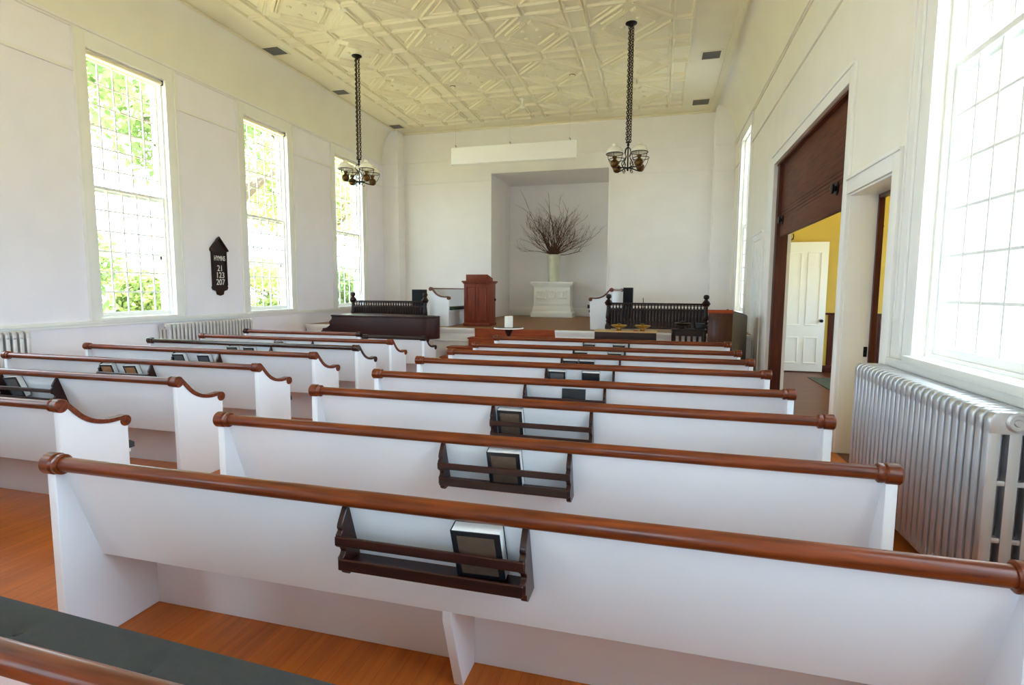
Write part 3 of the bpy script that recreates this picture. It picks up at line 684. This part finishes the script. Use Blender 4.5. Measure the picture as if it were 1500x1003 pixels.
for tx, z, h in (('HYMNS', 2.15, .105), ('21', 1.955, .125), ('123', 1.825, .125), ('207', 1.695, .125)):
    cu = bpy.data.curves.new('lettering', 'FONT'); cu.body = tx; cu.size = h*1.25; cu.align_x = 'CENTER'; cu.extrude = .002
    tmp = bpy.data.objects.new('tmp', cu); COL.objects.link(tmp); bpy.context.view_layer.update()
    me = bpy.data.meshes.new_from_object(tmp); bpy.data.objects.remove(tmp)
    me.materials.clear(); me.materials.append(M['ink'])
    o = obj('lettering', me, t, (.039, 0, z), (math.pi/2, 0, math.pi/2)); o.scale.x = .62 if tx == 'HYMNS' else .9

# ---------------------------------------------------------------- chandeliers
def chandelier(x, y, rot, label, nodome=()):
    t = thing('chandelier', label, 'chandelier', (x, y, CZ), 0, 'hanging oil lamp chandeliers')
    MB().lathe([(.10, -.0), (.10, -.012), (.07, -.03), (.035, -.045), (.03, -.07), (.0, -.075)], n=20).build('canopy', 'iron', t)
    zb, zt = 3.76-CZ, 4.27-CZ
    lk = []
    for k in range(3):
        a = 2*math.pi*k/3+.4; mb = MB(); n = 44
        for i in range(n):
            f = i/(n-1); r = .036; z = -.06+(zt+.02+.06)*f
            c = Vector((r*math.cos(a), r*math.sin(a), z))
            pts = [c+Vector((.019*math.cos(q)*math.cos(a+.6+i % 2*1.57), .019*math.cos(q)*math.sin(a+.6+i % 2*1.57), .031*math.sin(q))) for q in [2*math.pi*j/8 for j in range(9)]]
            mb.tube(pts, .0075, 5, False)
        mb.build('chain', 'chain', t, smooth=60)
    MB().lathe([(.0, zb), (.016, zb+.01), (.02, zb+.04), (.012, zb+.07), (.011, zt-.08), (.025, zt-.05), (.012, zt-.02), (.045, zt-.012), (.048, zt), (.02, zt+.01), (.0, zt+.02)], n=12).build('stem', 'iron', t)
    for k in range(4):
        a = rot+k*math.pi/2; ca, sa = math.cos(a), math.sin(a)
        def P(r, z): return (r*ca, r*sa, z)
        zl = 3.80-CZ
        arm = MB().tube([P(.01, zl+.02), P(.1, zl+.02), P(.2, zl), P(.29, zl-.005)], .011, 8)
        def scroll(cx, cz, r0, t0, t1, n=14): return [P(cx+r0*(1-.6*i/n)*math.cos(t0+(t1-t0)*i/n), cz+r0*(1-.6*i/n)*math.sin(t0+(t1-t0)*i/n)) for i in range(n+1)]
        arm.tube(scroll(.09, zl+.08, .06, -2.2, 4.2), .007, 6)
        arm.tube([P(.012, zl+.38), P(.06, zl+.34), P(.075, zl+.27), P(.04, zl+.22), P(.07, zl+.17), P(.11, zl+.13)], .007, 6)
        arm.tube(scroll(.10, zl-.03, .04, 1.5, 7), .006, 6)
        arm = arm.build('arm', 'iron', t, smooth=60)
        lp = obj('oil_lamp', MB().lathe([(.0, -.075), (.03, -.072), (.06, -.05), (.075, -.01), (.072, .025), (.05, .055), (.026, .068), (.024, .085), (.04, .092), (.042, .125), (.02, .135), (.0, .137)], n=18).mesh('oil_lamp', 'brass'), t, P(.30, zl+.06))
        MB().lathe([(.022, .137), (.034, .17), (.03, .22), (.02, .30), (.016, .30), (.026, .22), (.03, .17), (.018, .137)], n=14, closed=True).build('chimney', 'milk', lp)
        rg = MB().torus((0, 0, .165), .148, .007, 24, 6)
        for q in range(3):
            b = 2*math.pi*q/3+.5; cb, sb = math.cos(b), math.sin(b)
            rg.tube([(.148*cb, .148*sb, .165), (.135*cb, .135*sb, .10), (.10*cb, .10*sb, .03), (.078*cb, .078*sb, -.0)], .005, 5)
        rg.build('shade_holder', 'iron', lp, smooth=60)
        if k not in nodome:
            MB().lathe([(.148, .168), (.147, .19), (.135, .232), (.105, .268), (.065, .288), (.047, .294), (.046, .33), (.036, .338), (.030, .330), (.04, .288), (.06, .28), (.098, .26), (.127, .228), (.138, .19), (.139, .168)], n=28, closed=True).build('lamp_shade', 'milk', lp)
    return t
aL = math.atan2(10.14, -6.0)-math.pi/2
chandelier(-5.99, 10.14, aL-math.radians(62), 'black iron chandelier with four milk glass lamps, left one')
aR = math.atan2(10.14, -.6)-math.pi/2
chandelier(-.60, 10.14, aR-math.radians(50), 'black iron chandelier with milk glass domes, right one', (1, 2))

# ---------------------------------------------------------------- hanging white box
t = thing('projection_screen_case', 'long white box hanging by wires from ceiling above platform', 'screen case', (-3.142, 11.6, 4.395))
MB().box(-1.389, 1.389, -.05, .06, 0, .358).build('case', 'white', t, .006)
MB().box(-1.36, 1.36, -.02, .02, -.012, 0).build('bottom_slot', 'trim', t)
for x in (-1.30, -.05, 1.25):
    MB().tube([(x, 0, .35), (x, 0, CZ-4.395-.04)], .003, 5).build('wire', 'silverp', t)
    MB().tube([(x, 0, .355), (x+.018, 0, .39), (x, 0, .42), (x-.015, 0, .40)], .006, 5).build('hook', 'iron', t)

# ---------------------------------------------------------------- altar, vase, branches
t = thing('altar', 'small white altar pedestal with carved relief in niche', 'altar', (-3.17, 16.4, SZT))
def ab(mb, w, y0, y1, z0, z1): return mb.box(-w, w, y0, y1, z0, z1)
mb = MB(); ab(mb, .655, -.0, .62, 0, .15); mb.build('plinth', 'altar', t, .006)
mb = MB(); ab(mb, .635, .02, .6, .15, .17); ab(mb, .61, .04, .58, .17, .19)
mb.prism([(-.61, .19), (.61, .19), (.595, .27), (.575, .34), (-.575, .34), (-.595, .27)], 'y', .05, .57); mb.build('base_moulding', 'altar', t, .006)
mb = MB(); ab(mb, .565, .06, .56, .34, .95); mb.build('body', 'altar', t, .004)
mb = MB(); ab(mb, .60, .03, .59, .95, .99); ab(mb, .64, .0, .62, .99, 1.03); ab(mb, .665, -.02, .64, 1.03, 1.09); mb.build('top_slab', 'altar', t, .008)
rel = MB()
for sx in (-1, 1):
    c = sx*.33
    for z in (.60, .80): rel.box(c-.12, c+.12, .018, .062, z-.028, z+.028)
    rel.box(c-.03, c+.03, .018, .062, .62, .78)
    for e in (-1, 1): rel.box(c+e*.12-.02, c+e*.12+.02, .018, .062, .57, .65).box(c+e*.12-.02, c+e*.12+.02, .018, .062, .75, .83)
rel.lathe([(.125, -.042), (.125, .0), (.085, .0), (.085, -.042)], (0, .062, .70), 24, 'y', True)
rel.build('carved_relief', 'altar', t, .006)
mb = MB()
for r in ((-.54, .54, .42, .435), (-.54, .54, .91, .925)): mb.box(r[0], r[1], .045, .062, r[2], r[3])
mb.build('panel_bead', 'altar', t, .003)
tag(MB().lathe([(.001, 0), (.15, 0), (.16, .03), (.165, .3), (.18, .55), (.205, .78), (.215, .835), (.20, .835), (.19, .78), (.15, .1), (.001, .08)], (-3.16, 16.68, SZT+1.09), 24).build('vase', 'vase'), 'tall pale celadon vase on white altar', 'vase')
t = thing('branch_arrangement', 'bunch of curly red brown branches spreading from the vase', 'branches', (-3.16, 16.68, SZT+1.20))
rb = random.Random(11)
def grow(p, d, ln_, r, mb, depth, curl):
    pts = [Vector(p)]; n = 9; d = Vector(d).normalized(); rs = [r]
    for i in range(n):
        d = (d+Vector((rb.uniform(-1, 1), rb.uniform(-1, 1)*.6, rb.uniform(-.6, .75)))*curl).normalized()
        pts.append(pts[-1]+d*ln_/n); rs.append(r*(1-.75*(i+1)/n))
        if depth and i > 2 and rb.random() < .5:
            grow(pts[-1], d+Vector((rb.uniform(-.8, .8), rb.uniform(-.5, .5), rb.uniform(-.1, .6))), ln_*rb.uniform(.25, .5), r*.5, mb, depth-1, curl*1.2)
    mb.tube(pts, rs, 5)
for k in range(78):
    a = rb.uniform(-1.25, 1.25); x0, y0_ = rb.uniform(-.11, .11), rb.uniform(-.11, .11)
    d = Vector((math.sin(a)*1.05, rb.uniform(-.5, .3), math.cos(a)*.9+.15))
    L = rb.uniform(.75, 1.3) if abs(a) > .5 else rb.uniform(.9, 1.35)
    mb = MB().tube([(x0*.6, y0_*.6, .1), (x0, y0_, .735)], .009, 5)
    grow(Vector((x0, y0_, .73)), d, L-.1, .0105, mb, 2, .24)
    mb.build('branch', 'branch', t, smooth=60)
for d, L in (((-.45, 0, 1), 1.75), ((-.02, 0, 1), 1.9), ((.2, .0, 1), 1.5), ((1, 0, .12), 1.15), ((.9, -.1, -.02), .95)):
    mb = MB().tube([(0, 0, .1), (0, 0, .735)], .011, 5); grow((0, 0, .73), d, L, .014, mb, 1, .16); mb.build('branch', 'branch', t, smooth=60)

# ---------------------------------------------------------------- pulpit
t = thing('pulpit', 'tall reddish brown wooden pulpit on platform left of niche', 'pulpit', (-4.03, 11.8, SZT))
MB().box(-.32, .32, -.02, .55, 0, .07).build('plinth', 'pulpit', t, .008)
MB().box(-.30, .30, .0, .53, .07, .97).build('body', 'pulpit', t, .004)
for a, b in ((-.25, -.02), (.02, .25)):
    mb = MB()
    for r in ((a, b, .14, .17), (a, b, .88, .91), (a, a+.03, .17, .88), (b-.03, b, .17, .88)): mb.box(r[0], r[1], -.014, 0, r[2], r[3])
    mb.build('panel_frame', 'pulpit', t, .005)
MB().box(-.32, .32, -.025, .555, .97, 1.0).box(-.34, .34, -.05, .58, 1.0, 1.035).build('cornice', 'pulpit', t, .008)
MB().prism([(.0, 1.035), (.0, 1.18), (.42, 1.10), (.42, 1.035)], 'x', -.25, .27).build('reading_desk', 'pulpit', t, .006)
MB().lathe([(.02, 0), (.028, .012), (.028, .03), (.0, .036)], (.30, .45, .60), 12, 'x').build('knob', 'iron', t)

# ---------------------------------------------------------------- platform benches
def bench(x, y, sg, length, label):
    # bench running in y, facing the aisle side (sg = +1 faces +x)
    t = thing('platform_bench', label, 'bench', (x, y, SZT))
    Z = lambda p: (sg*p[0], p[1]-.02)
    tp = [Z(p) for p in TOPC]; bt_ = [Z(p) for p in BOTC]
    for yy in (0, length-.045):
        e = MB().strip([(-sg*.018, .83)]+[(p[0], p[1]+.004) for p in bt_]+[(sg*.455, .62)], [(-sg*.018, 0)]+[(p[0], 0) for p in bt_]+[(sg*.43, 0)], 'y', yy, yy+.045).build('end_panel', 'pew', t, .004)
        mb = MB().strip(tp, bt_, 'y', yy-.008, yy+.053)
        mb.lathe([(.001, -.012), (.036, -.012), (.041, -.006), (.041, .051), (.036, .057), (.001, .057)], (sg*.437, yy, .641), 16, 'y')
        mb.lathe([(.001, -.012), (.04, -.012), (.045, -.006), (.045, .06), (.001, .06)], (0, yy, .845), 16, 'y')
        mb.build('scroll_cap', 'rail', e)
    MB().tube([(0, .0, .845), (0, length, .845)], .026, 14).build('rail', 'rail', t)
    MB().prism([(sg*.0, .84), (sg*.025, .84), (sg*.13, .38), (sg*.105, .38)], 'y', .045, length-.045).build('backrest', 'pew', t)
    MB().box(min(sg*.12, sg*.47), max(sg*.12, sg*.47), .045, length-.045, .335, .36).build('seat', 'pew', t, .006)
    MB().box(min(sg*.40, sg*.42), max(sg*.40, sg*.42), .045, length-.045, 0, .335).build('riser', 'pew', t)
    c = MB().box(min(sg*.13, sg*.475), max(sg*.13, sg*.475), y+.05, y+length-.05, 0, .06)
    for i, v in enumerate(c.v): c.v[i] = (v[0]+x, v[1], v[2]+SZT+.36)
    tag(c.build('bench_cushion', 'cloth', None, .012), 'dark green cushion on white bench ' + ('left of pulpit' if sg > 0 else 'right of niche'), 'cushion')
bench(-5.03, 11.5, 1, 3.3, 'white bench with brown scroll end between piano and pulpit')
bench(-.95, 11.55, -1, 3.3, 'white bench with brown scroll end right of niche')

# ---------------------------------------------------------------- chancel railings
def railing(x0, x1, y, label, ztop=.56):
    t = thing('chancel_railing', label, 'railing', (x0, y, SZT), 0, 'dark turned chancel railings'); W = x1-x0
    post = MB().box(-.06, .06, -.06, .06, 0, .12).lathe([(.058, .12), (.05, .15), (.035, .165), (.05, .19), (.05, .22), (.035, .235), (.055, .27), (.05, .33), (.038, .45), (.036, .52), (.06, .53), (.065, .55), (.085, .58), (.06, .62), (.045, .64), (.03, .65), (.03, .665), (.05, .68), (.058, .71), (.05, .74), (.03, .755), (.0, .76)], n=14).mesh('post', 'dark', smooth=40)
    for x in (0, W): obj('post', post, t, (x, 0, 0))
    MB().box(0, W, -.03, .03, ztop-.03, ztop+.01).build('top_rail', 'dark', t, .006)
    MB().box(0, W, -.02, .02, ztop-.145, ztop-.125).build('middle_rail', 'dark', t, .003)
    MB().box(0, W, -.025, .025, .06, .10).build('bottom_rail', 'dark', t, .004)
    pn = MB().box(-.0305, .0305, -.008, .008, .10, ztop-.13).mesh('splat', 'dark', .003, 1)
    n = int(W/.062); sp = MB().lathe([(.013, .10), (.02, .13), (.011, .15), (.015, .22), (.011, ztop-.27), (.018, ztop-.255), (.018, ztop-.22), (.012, ztop-.2), (.022, ztop-.16), (.012, ztop-.13), (.02, ztop-.09), (.011, ztop-.06), (.016, ztop-.03)], n=7).mesh('spindle', 'dark')
    arch = MB().torus((0, 0, ztop-.075), .034, .008, 12, 5, 'y').torus((0, 0, ztop-.145), .026, .007, 10, 5, 'y').mesh('fretwork_ring', 'dark')
    for k in range(n):
        obj('spindle', sp, t, (W*(k+.5)/n, 0, 0)); obj('splat', pn, t, (W*(k+.5)/n, .012, 0))
        obj('fretwork_ring', arch, t, (W*(k+1)/n-.0, 0, 0)) if k < n-1 else None
railing(-6.92, -5.09, 11.33, 'dark turned railing behind piano')
railing(-.985, .92, 11.33, 'dark turned railing behind brass plates', .575)

# speakers
def speaker(x, y, z0, z1, w, label, d=.26):
    t = thing('loudspeaker', label, 'loudspeaker', (x, y, SZT), 0, 'black loudspeakers on platform')
    MB().box(-w, w, -d/2, d/2, z0, z1).build('cabinet', 'speaker', t, .008)
    mb = MB()
    for k in range(14): mb.box(-w+.012+k*(2*w-.024)/14, -w+.012+(k+.5)*(2*w-.024)/14, -d/2-.006, -d/2, z0+.015, z1-.015)
    mb.build('grille', 'speaker', t)
    MB().tube([(0, 0, .03), (0, 0, z0)], .018, 8).build('pole', 'iron', t)
    MB().lathe([(.17, 0), (.17, .015), (.03, .035), (.0, .04)], n=16).build('base', 'iron', t)
speaker(-5.42, 11.75, .45, .83, .135, 'black loudspeaker on stand behind left railing')
speaker(-.62, 11.85, .25, .895, .10, 'black loudspeaker on stand behind right railing')
tag(MB().tube([(-.29, 11.6, SZT+.0), (-.29, 11.6, SZT+.5), (-.30, 11.58, SZT+.68)], .008, 6).build('microphone_stand', 'iron'), 'thin black microphone stand behind right railing', 'microphone stand')
t = thing('small_wall_box', 'small black box over a white ledge on niche back wall', 'wall box', (-2.09, NYB, 1.12))
MB().box(-.08, .08, -.08, 0, -.055, .06).build('box', 'black', t, .004)
MB().box(-.08, .08, -.09, 0, -.10, -.057).build('ledge', 'white', t)

# ---------------------------------------------------------------- grand piano
t = thing('grand_piano', 'dark brown closed grand piano in front of left railing', 'piano', (-6.62, 9.98, 0))
def arc(cx, cy, r, a0, a1, n=8): return [(cx+r*math.cos(a0+(a1-a0)*i/n), cy+r*math.sin(a0+(a1-a0)*i/n)) for i in range(n+1)]
rim = [(0, 0), (1.9, 0)]+arc(2.05, .27, .27, -math.pi/2, .2)+[(2.25, .45), (1.9, .62), (1.5, .72), (1.1, .84), (.75, .98), (0, .99)]
MB().prism(rim, 'z', .63, 1.055).build('rim', 'piano', t, .012)
MB().prism([(p[0]*1.008-.01, p[1]*1.008-.012) for p in rim], 'z', 1.055, 1.09).build('lid', 'piano', t, .01)
MB().box(-.27, .0, .02, .97, .68, .76).build('key_bed', 'piano', t, .015)
MB().prism([(-.02, .76), (-.24, .76), (-.24, .80), (-.13, .82), (-.06, .88), (-.08, .94), (-.02, 1.0), (.0, 1.05), (.0, .76)], 'y', .02, .09).prism([(-.02, .76), (-.24, .76), (-.24, .80), (-.13, .82), (-.06, .88), (-.08, .94), (-.02, 1.0), (.0, 1.05), (.0, .76)], 'y', .90, .97).build('arm', 'piano', t, .008)
kb = MB().box(-.22, -.02, .10, .89, .76, .785).build('keyboard', 'paper', t)
bk = MB().box(-.14, -.03, -.006, .006, .785, .797).mesh('black_key', 'black')
for k in range(28): obj('black_key', bk, kb, (0, .12+k*.027, 0))
leg = MB().lathe([(.035, .05), (.05, .10), (.04, .2), (.06, .5), (.085, .6), (.09, .70)], n=10).lathe([(.03, 0), (.03, .05)], n=10).mesh('leg', 'piano')
for p in ((.12, .13), (.12, .86), (2.0, .3)): obj('leg', leg, t, (p[0], p[1], 0))

# ---------------------------------------------------------------- tables, plates, candle stand, cabinet
t = thing('offering_table', 'dark wooden table with pale oak top holding brass plates', 'table', (-.56, 10.0, 0))
MB().box(-.56, .56, -.05, .42, .875, .90).build('tabletop', 'oak', t, .004)
MB().box(-.55, .55, -.04, .41, .69, .875).build('apron', 'dark', t, .004)
for x in (-.5, .5):
    for y in (.0, .37): MB().box(x-.035, x+.035, y-.035, y+.035, 0, .69).build('leg', 'dark', t, .004)
def plate(x, y, z, label, m='gold'):
    t = thing('offering_plate', label, 'plate', (x, y, z))
    MB().lathe([(.0, .0), (.06, .0), (.05, .012), (.02, .03), (.02, .05), (.0, .05)], n=18).build('foot', m, t)
    MB().lathe([(.0, .048), (.05, .05), (.12, .07), (.145, .095), (.15, .10), (.14, .103), (.11, .08), (.05, .062), (.0, .06)], n=28).build('dish', m, t)
    MB().lathe([(.0, .062), (.06, .065), (.03, .075), (.018, .10), (.03, .125), (.05, .13), (.0, .135)], n=16).build('handle', m, t)
plate(-.68, 10.12, .90, 'left footed brass plate on oak topped table')
plate(-.26, 10.12, .90, 'right footed brass plate on oak topped table')
tag(MB().lathe([(.0, 0), (.035, 0), (.038, .012), (.0, .02)], (-.38, 9.99, .90), 14).build('wax_seal', 'red'), 'small red disc on oak table edge between brass plates', 'disc')
t = thing('carved_table', 'dark carved side table with arched openings right of oak table', 'table', (.56, 10.3, 0))
MB().box(-.31, .31, -.03, .36, .915, .94).build('tabletop', 'dark', t, .004)
mb = MB(); n = 5
for k in range(n+1): x = -.25+.5*k/n; mb.box(x-.022, x+.022, 0, .03, .55, .80)
mb.box(-.29, .29, 0, .03, .84, .915).box(-.272, .272, 0, .03, .50, .55)
for k in range(n):
    c = -.25+.5*(k+.5)/n; pts = [(c+.05*math.cos(a), .785+.03*math.sin(a)) for a in [math.pi*i/8 for i in range(9)]]
    mb.prism([(c-.05, .84), (c+.05, .84)]+pts, 'y', 0, .03)
mb.build('arcade', 'dark', t)
for x in (-.27, .27):
    for y in (.015, .32): MB().lathe([(.025, 0), (.03, .05), (.018, .1), (.03, .3), (.02, .45), (.028, .5), (.028, .915)], (x, y, 0), 10).build('leg', 'dark', t)
plate(.45, 10.46, .94, 'dull bronze plate on dark carved table', 'chain')
tag(MB().box(.68, .84, 10.42, 10.6, .94, 1.04).build('dark_box', 'black', None, .006), 'black box on right end of dark carved table', 'box')
t = thing('candle_stand', 'dark pedestal stand with white rimmed top before platform steps', 'stand', (-2.62, 9.5, 0))
MB().lathe([(.0, .925), (.25, .925), (.262, .935), (.262, .948), (.25, .95), (.0, .95)], n=32).build('top', 'dark', t)
MB().torus((0, 0, .938), .262, .012, 32, 6).build('rim', 'white', t)
MB().lathe([(.17, 0), (.17, .02), (.05, .05), (.03, .09), (.026, .6), (.03, .80), (.06, .86), (.085, .915), (.09, .925)], n=16).build('pedestal', 'dark', t)
t = thing('candle', 'thick white pillar candle on dark stand', 'candle', (-2.62, 9.5, .951))
MB().lathe([(.0, 0), (.074, 0), (.076, .008), (.076, .20), (.07, .205), (.02, .195), (.0, .195)], n=24).build('wax', 'candle', t)
MB().tube([(0, 0, .19), (.003, 0, .215)], .003, 5).build('wick', 'black', t)
t = thing('console_cabinet', 'brown wooden cabinet with grey angled side at right before platform', 'cabinet', (0, 0, 0))
foot = [(.85, 9.95), (1.245, 9.95), (1.62, 10.95), (1.2, 11.0)]
v = [(p[0], p[1], 0) for p in foot]+[(p[0], p[1], z) for p, z in zip(foot, (1.30, 1.30, 1.19, 1.19))]
MB().add(v, [(3, 2, 1, 0), (4, 5, 6, 7), (0, 1, 5, 4), (2, 3, 7, 6), (3, 0, 4, 7), (1, 2, 6, 5)]).build('body', 'cab', t, .004)
MB().add([(1.258, 9.97, .02), (1.63, 10.94, .02), (1.63, 10.94, 1.17), (1.258, 9.97, 1.275), (1.246, 9.975, .02), (1.618, 10.945, .02), (1.618, 10.945, 1.17), (1.246, 9.975, 1.275)], [(0, 1, 2, 3), (7, 6, 5, 4), (0, 4, 5, 1), (1, 5, 6, 2), (2, 6, 7, 3), (3, 7, 4, 0)]).build('side_panel', 'cabg', t)
MB().box(.84, 1.25, 9.93, 9.96, 1.25, 1.31).build('top_moulding', 'step', t, .004)
MB().box(.90, 1.20, 9.94, 9.952, .2, 1.18).build('front_panel', 'cab', t, .004)
MB().lathe([(.0, 0), (.02, 0), (.02, .02), (.0, .025)], (1.17, 10.02, 1.297), 10).build('finial', 'dark', t)

# ---------------------------------------------------------------- outdoors
struct('side_room_end_bounce_cover', MB().box(XR+WT+.01, SX1+.2, SY1+.155, SY1+.2, -1.2, 4.6), 'cabg', smooth=0)  # unseen slab, added in dull grey-brown to cut sun bounce through far window
struct('roof_side_room', MB().box(XR+WT+.01, SX1+.4, SY0-.3, SY1+.3, 4.6, 4.7), 'cabg', smooth=0)
ex = struct('wall_side_room_exterior', MB().box(XR+WT+.01, SX1+.2, SY0-.20, SY0-.155, -1.2, 4.6), 'trim', 'white clapboard wall outside right window', smooth=0)
clap = MB().prism([(0, 0), (-.022, 0), (-.006, .15), (0, .15)], 'x', XR+WT+.012, SX1+.2).mesh('clapboard', 'trim', 0, 1, 0)
for k in range(38): obj('clapboard', clap, ex, (0, SY0-.20, -1.15+.15*k))
struct('ground', MB().box(-90, -8.36, -40, 90, -1.3, -1.2).box(6.6, 70, -40, 90, -1.3, -1.2), 'grass', 'lawn outside windows', smooth=0)
rt = random.Random(5)
def foliage(mb, c, r, n, sz):
    for _ in range(n):
        while 1:
            p = Vector((rt.uniform(-1, 1), rt.uniform(-1, 1), rt.uniform(-1, 1)))
            if p.length < 1: break
        p = p*(.55+.45*rt.random()); q = Vector((c[0]+p.x*r[0], c[1]+p.y*r[1], c[2]+p.z*r[2]))
        a = Vector((rt.uniform(-1, 1), rt.uniform(-1, 1), rt.uniform(-1, 1))).normalized(); b = a.orthogonal().normalized()
        s = sz*rt.uniform(.6, 1.3)
        mb.add([q-a*s, q-b*s*.45, q+a*s, q+b*s*.45], [(0, 1, 2, 3)])
def tree(x, y, zb, zt, r, label, m='leaf', n=3000, sz=.22, group='trees outside windows', cat='tree', name='tree'):
    t = thing(name, label, cat, (x, y, -1.2), 0, group)
    h = zt+1.2
    mb = MB().tube([(0, 0, 0), (.1, 0, h*.3), (-.1, .1, h*.6), (0, 0, h*.85)], [r*.09, r*.07, r*.05, r*.02], 8)
    for k in range(6):
        a = k*1.05; mb.tube([(0, 0, h*(.35+.07*k)), (r*.5*math.cos(a), r*.5*math.sin(a), h*(.5+.07*k))], [r*.035, r*.012], 6)
    mb.build('trunk', 'bark', t)
    mb = MB(); c0 = (zb+zt)/2+1.2
    for k in range(9):
        a = rt.uniform(0, 6.28); rr = r*.6*rt.random()
        foliage(mb, (rr*math.cos(a), rr*math.sin(a), c0+rt.uniform(-.4, .4)*(zt-zb)), (r*.6, r*.6, (zt-zb)*.32), n//9, sz)
    mb.build('crown', m, t, smooth=0)
tree(-21, 12.0, 6.6, 14, 7.4, 'leafy tree overhanging upper left of nearest left window', 'leaf', 11000, .24)
tree(-22, 22.6, 6.8, 15, 7.4, 'leafy tree standing between nearest and middle left windows', 'leaf', 11000, .24)
tree(-23, 33.0, 6.0, 16, 7.4, 'tall tree standing between middle and farthest left windows', 'leaf2', 9000, .24)
for i, (x, y, zt, r, m, lab) in enumerate(((-19.6, 13.6, 3.2, 2.0, 'leaf', 'round green shrub beyond lower left of nearest window'), (-20, 16.9, 2.2, 1.5, 'leaf2', 'yellow green shrub beyond lower middle of nearest window'), (-20, 19.9, 2.9, 1.9, 'leaf', 'green shrub beyond lower right of nearest window'),
    (-21, 25.8, 2.9, 2.6, 'leaf2', 'yellow green shrub beyond middle window'), (-20, 32, 3.2, 2.4, 'leaf', 'green shrub beyond farthest window'))):
    tree(x, y, -.9, zt, r, lab, m, 4200, .16, 'shrubs outside left windows', 'shrub', 'shrub')
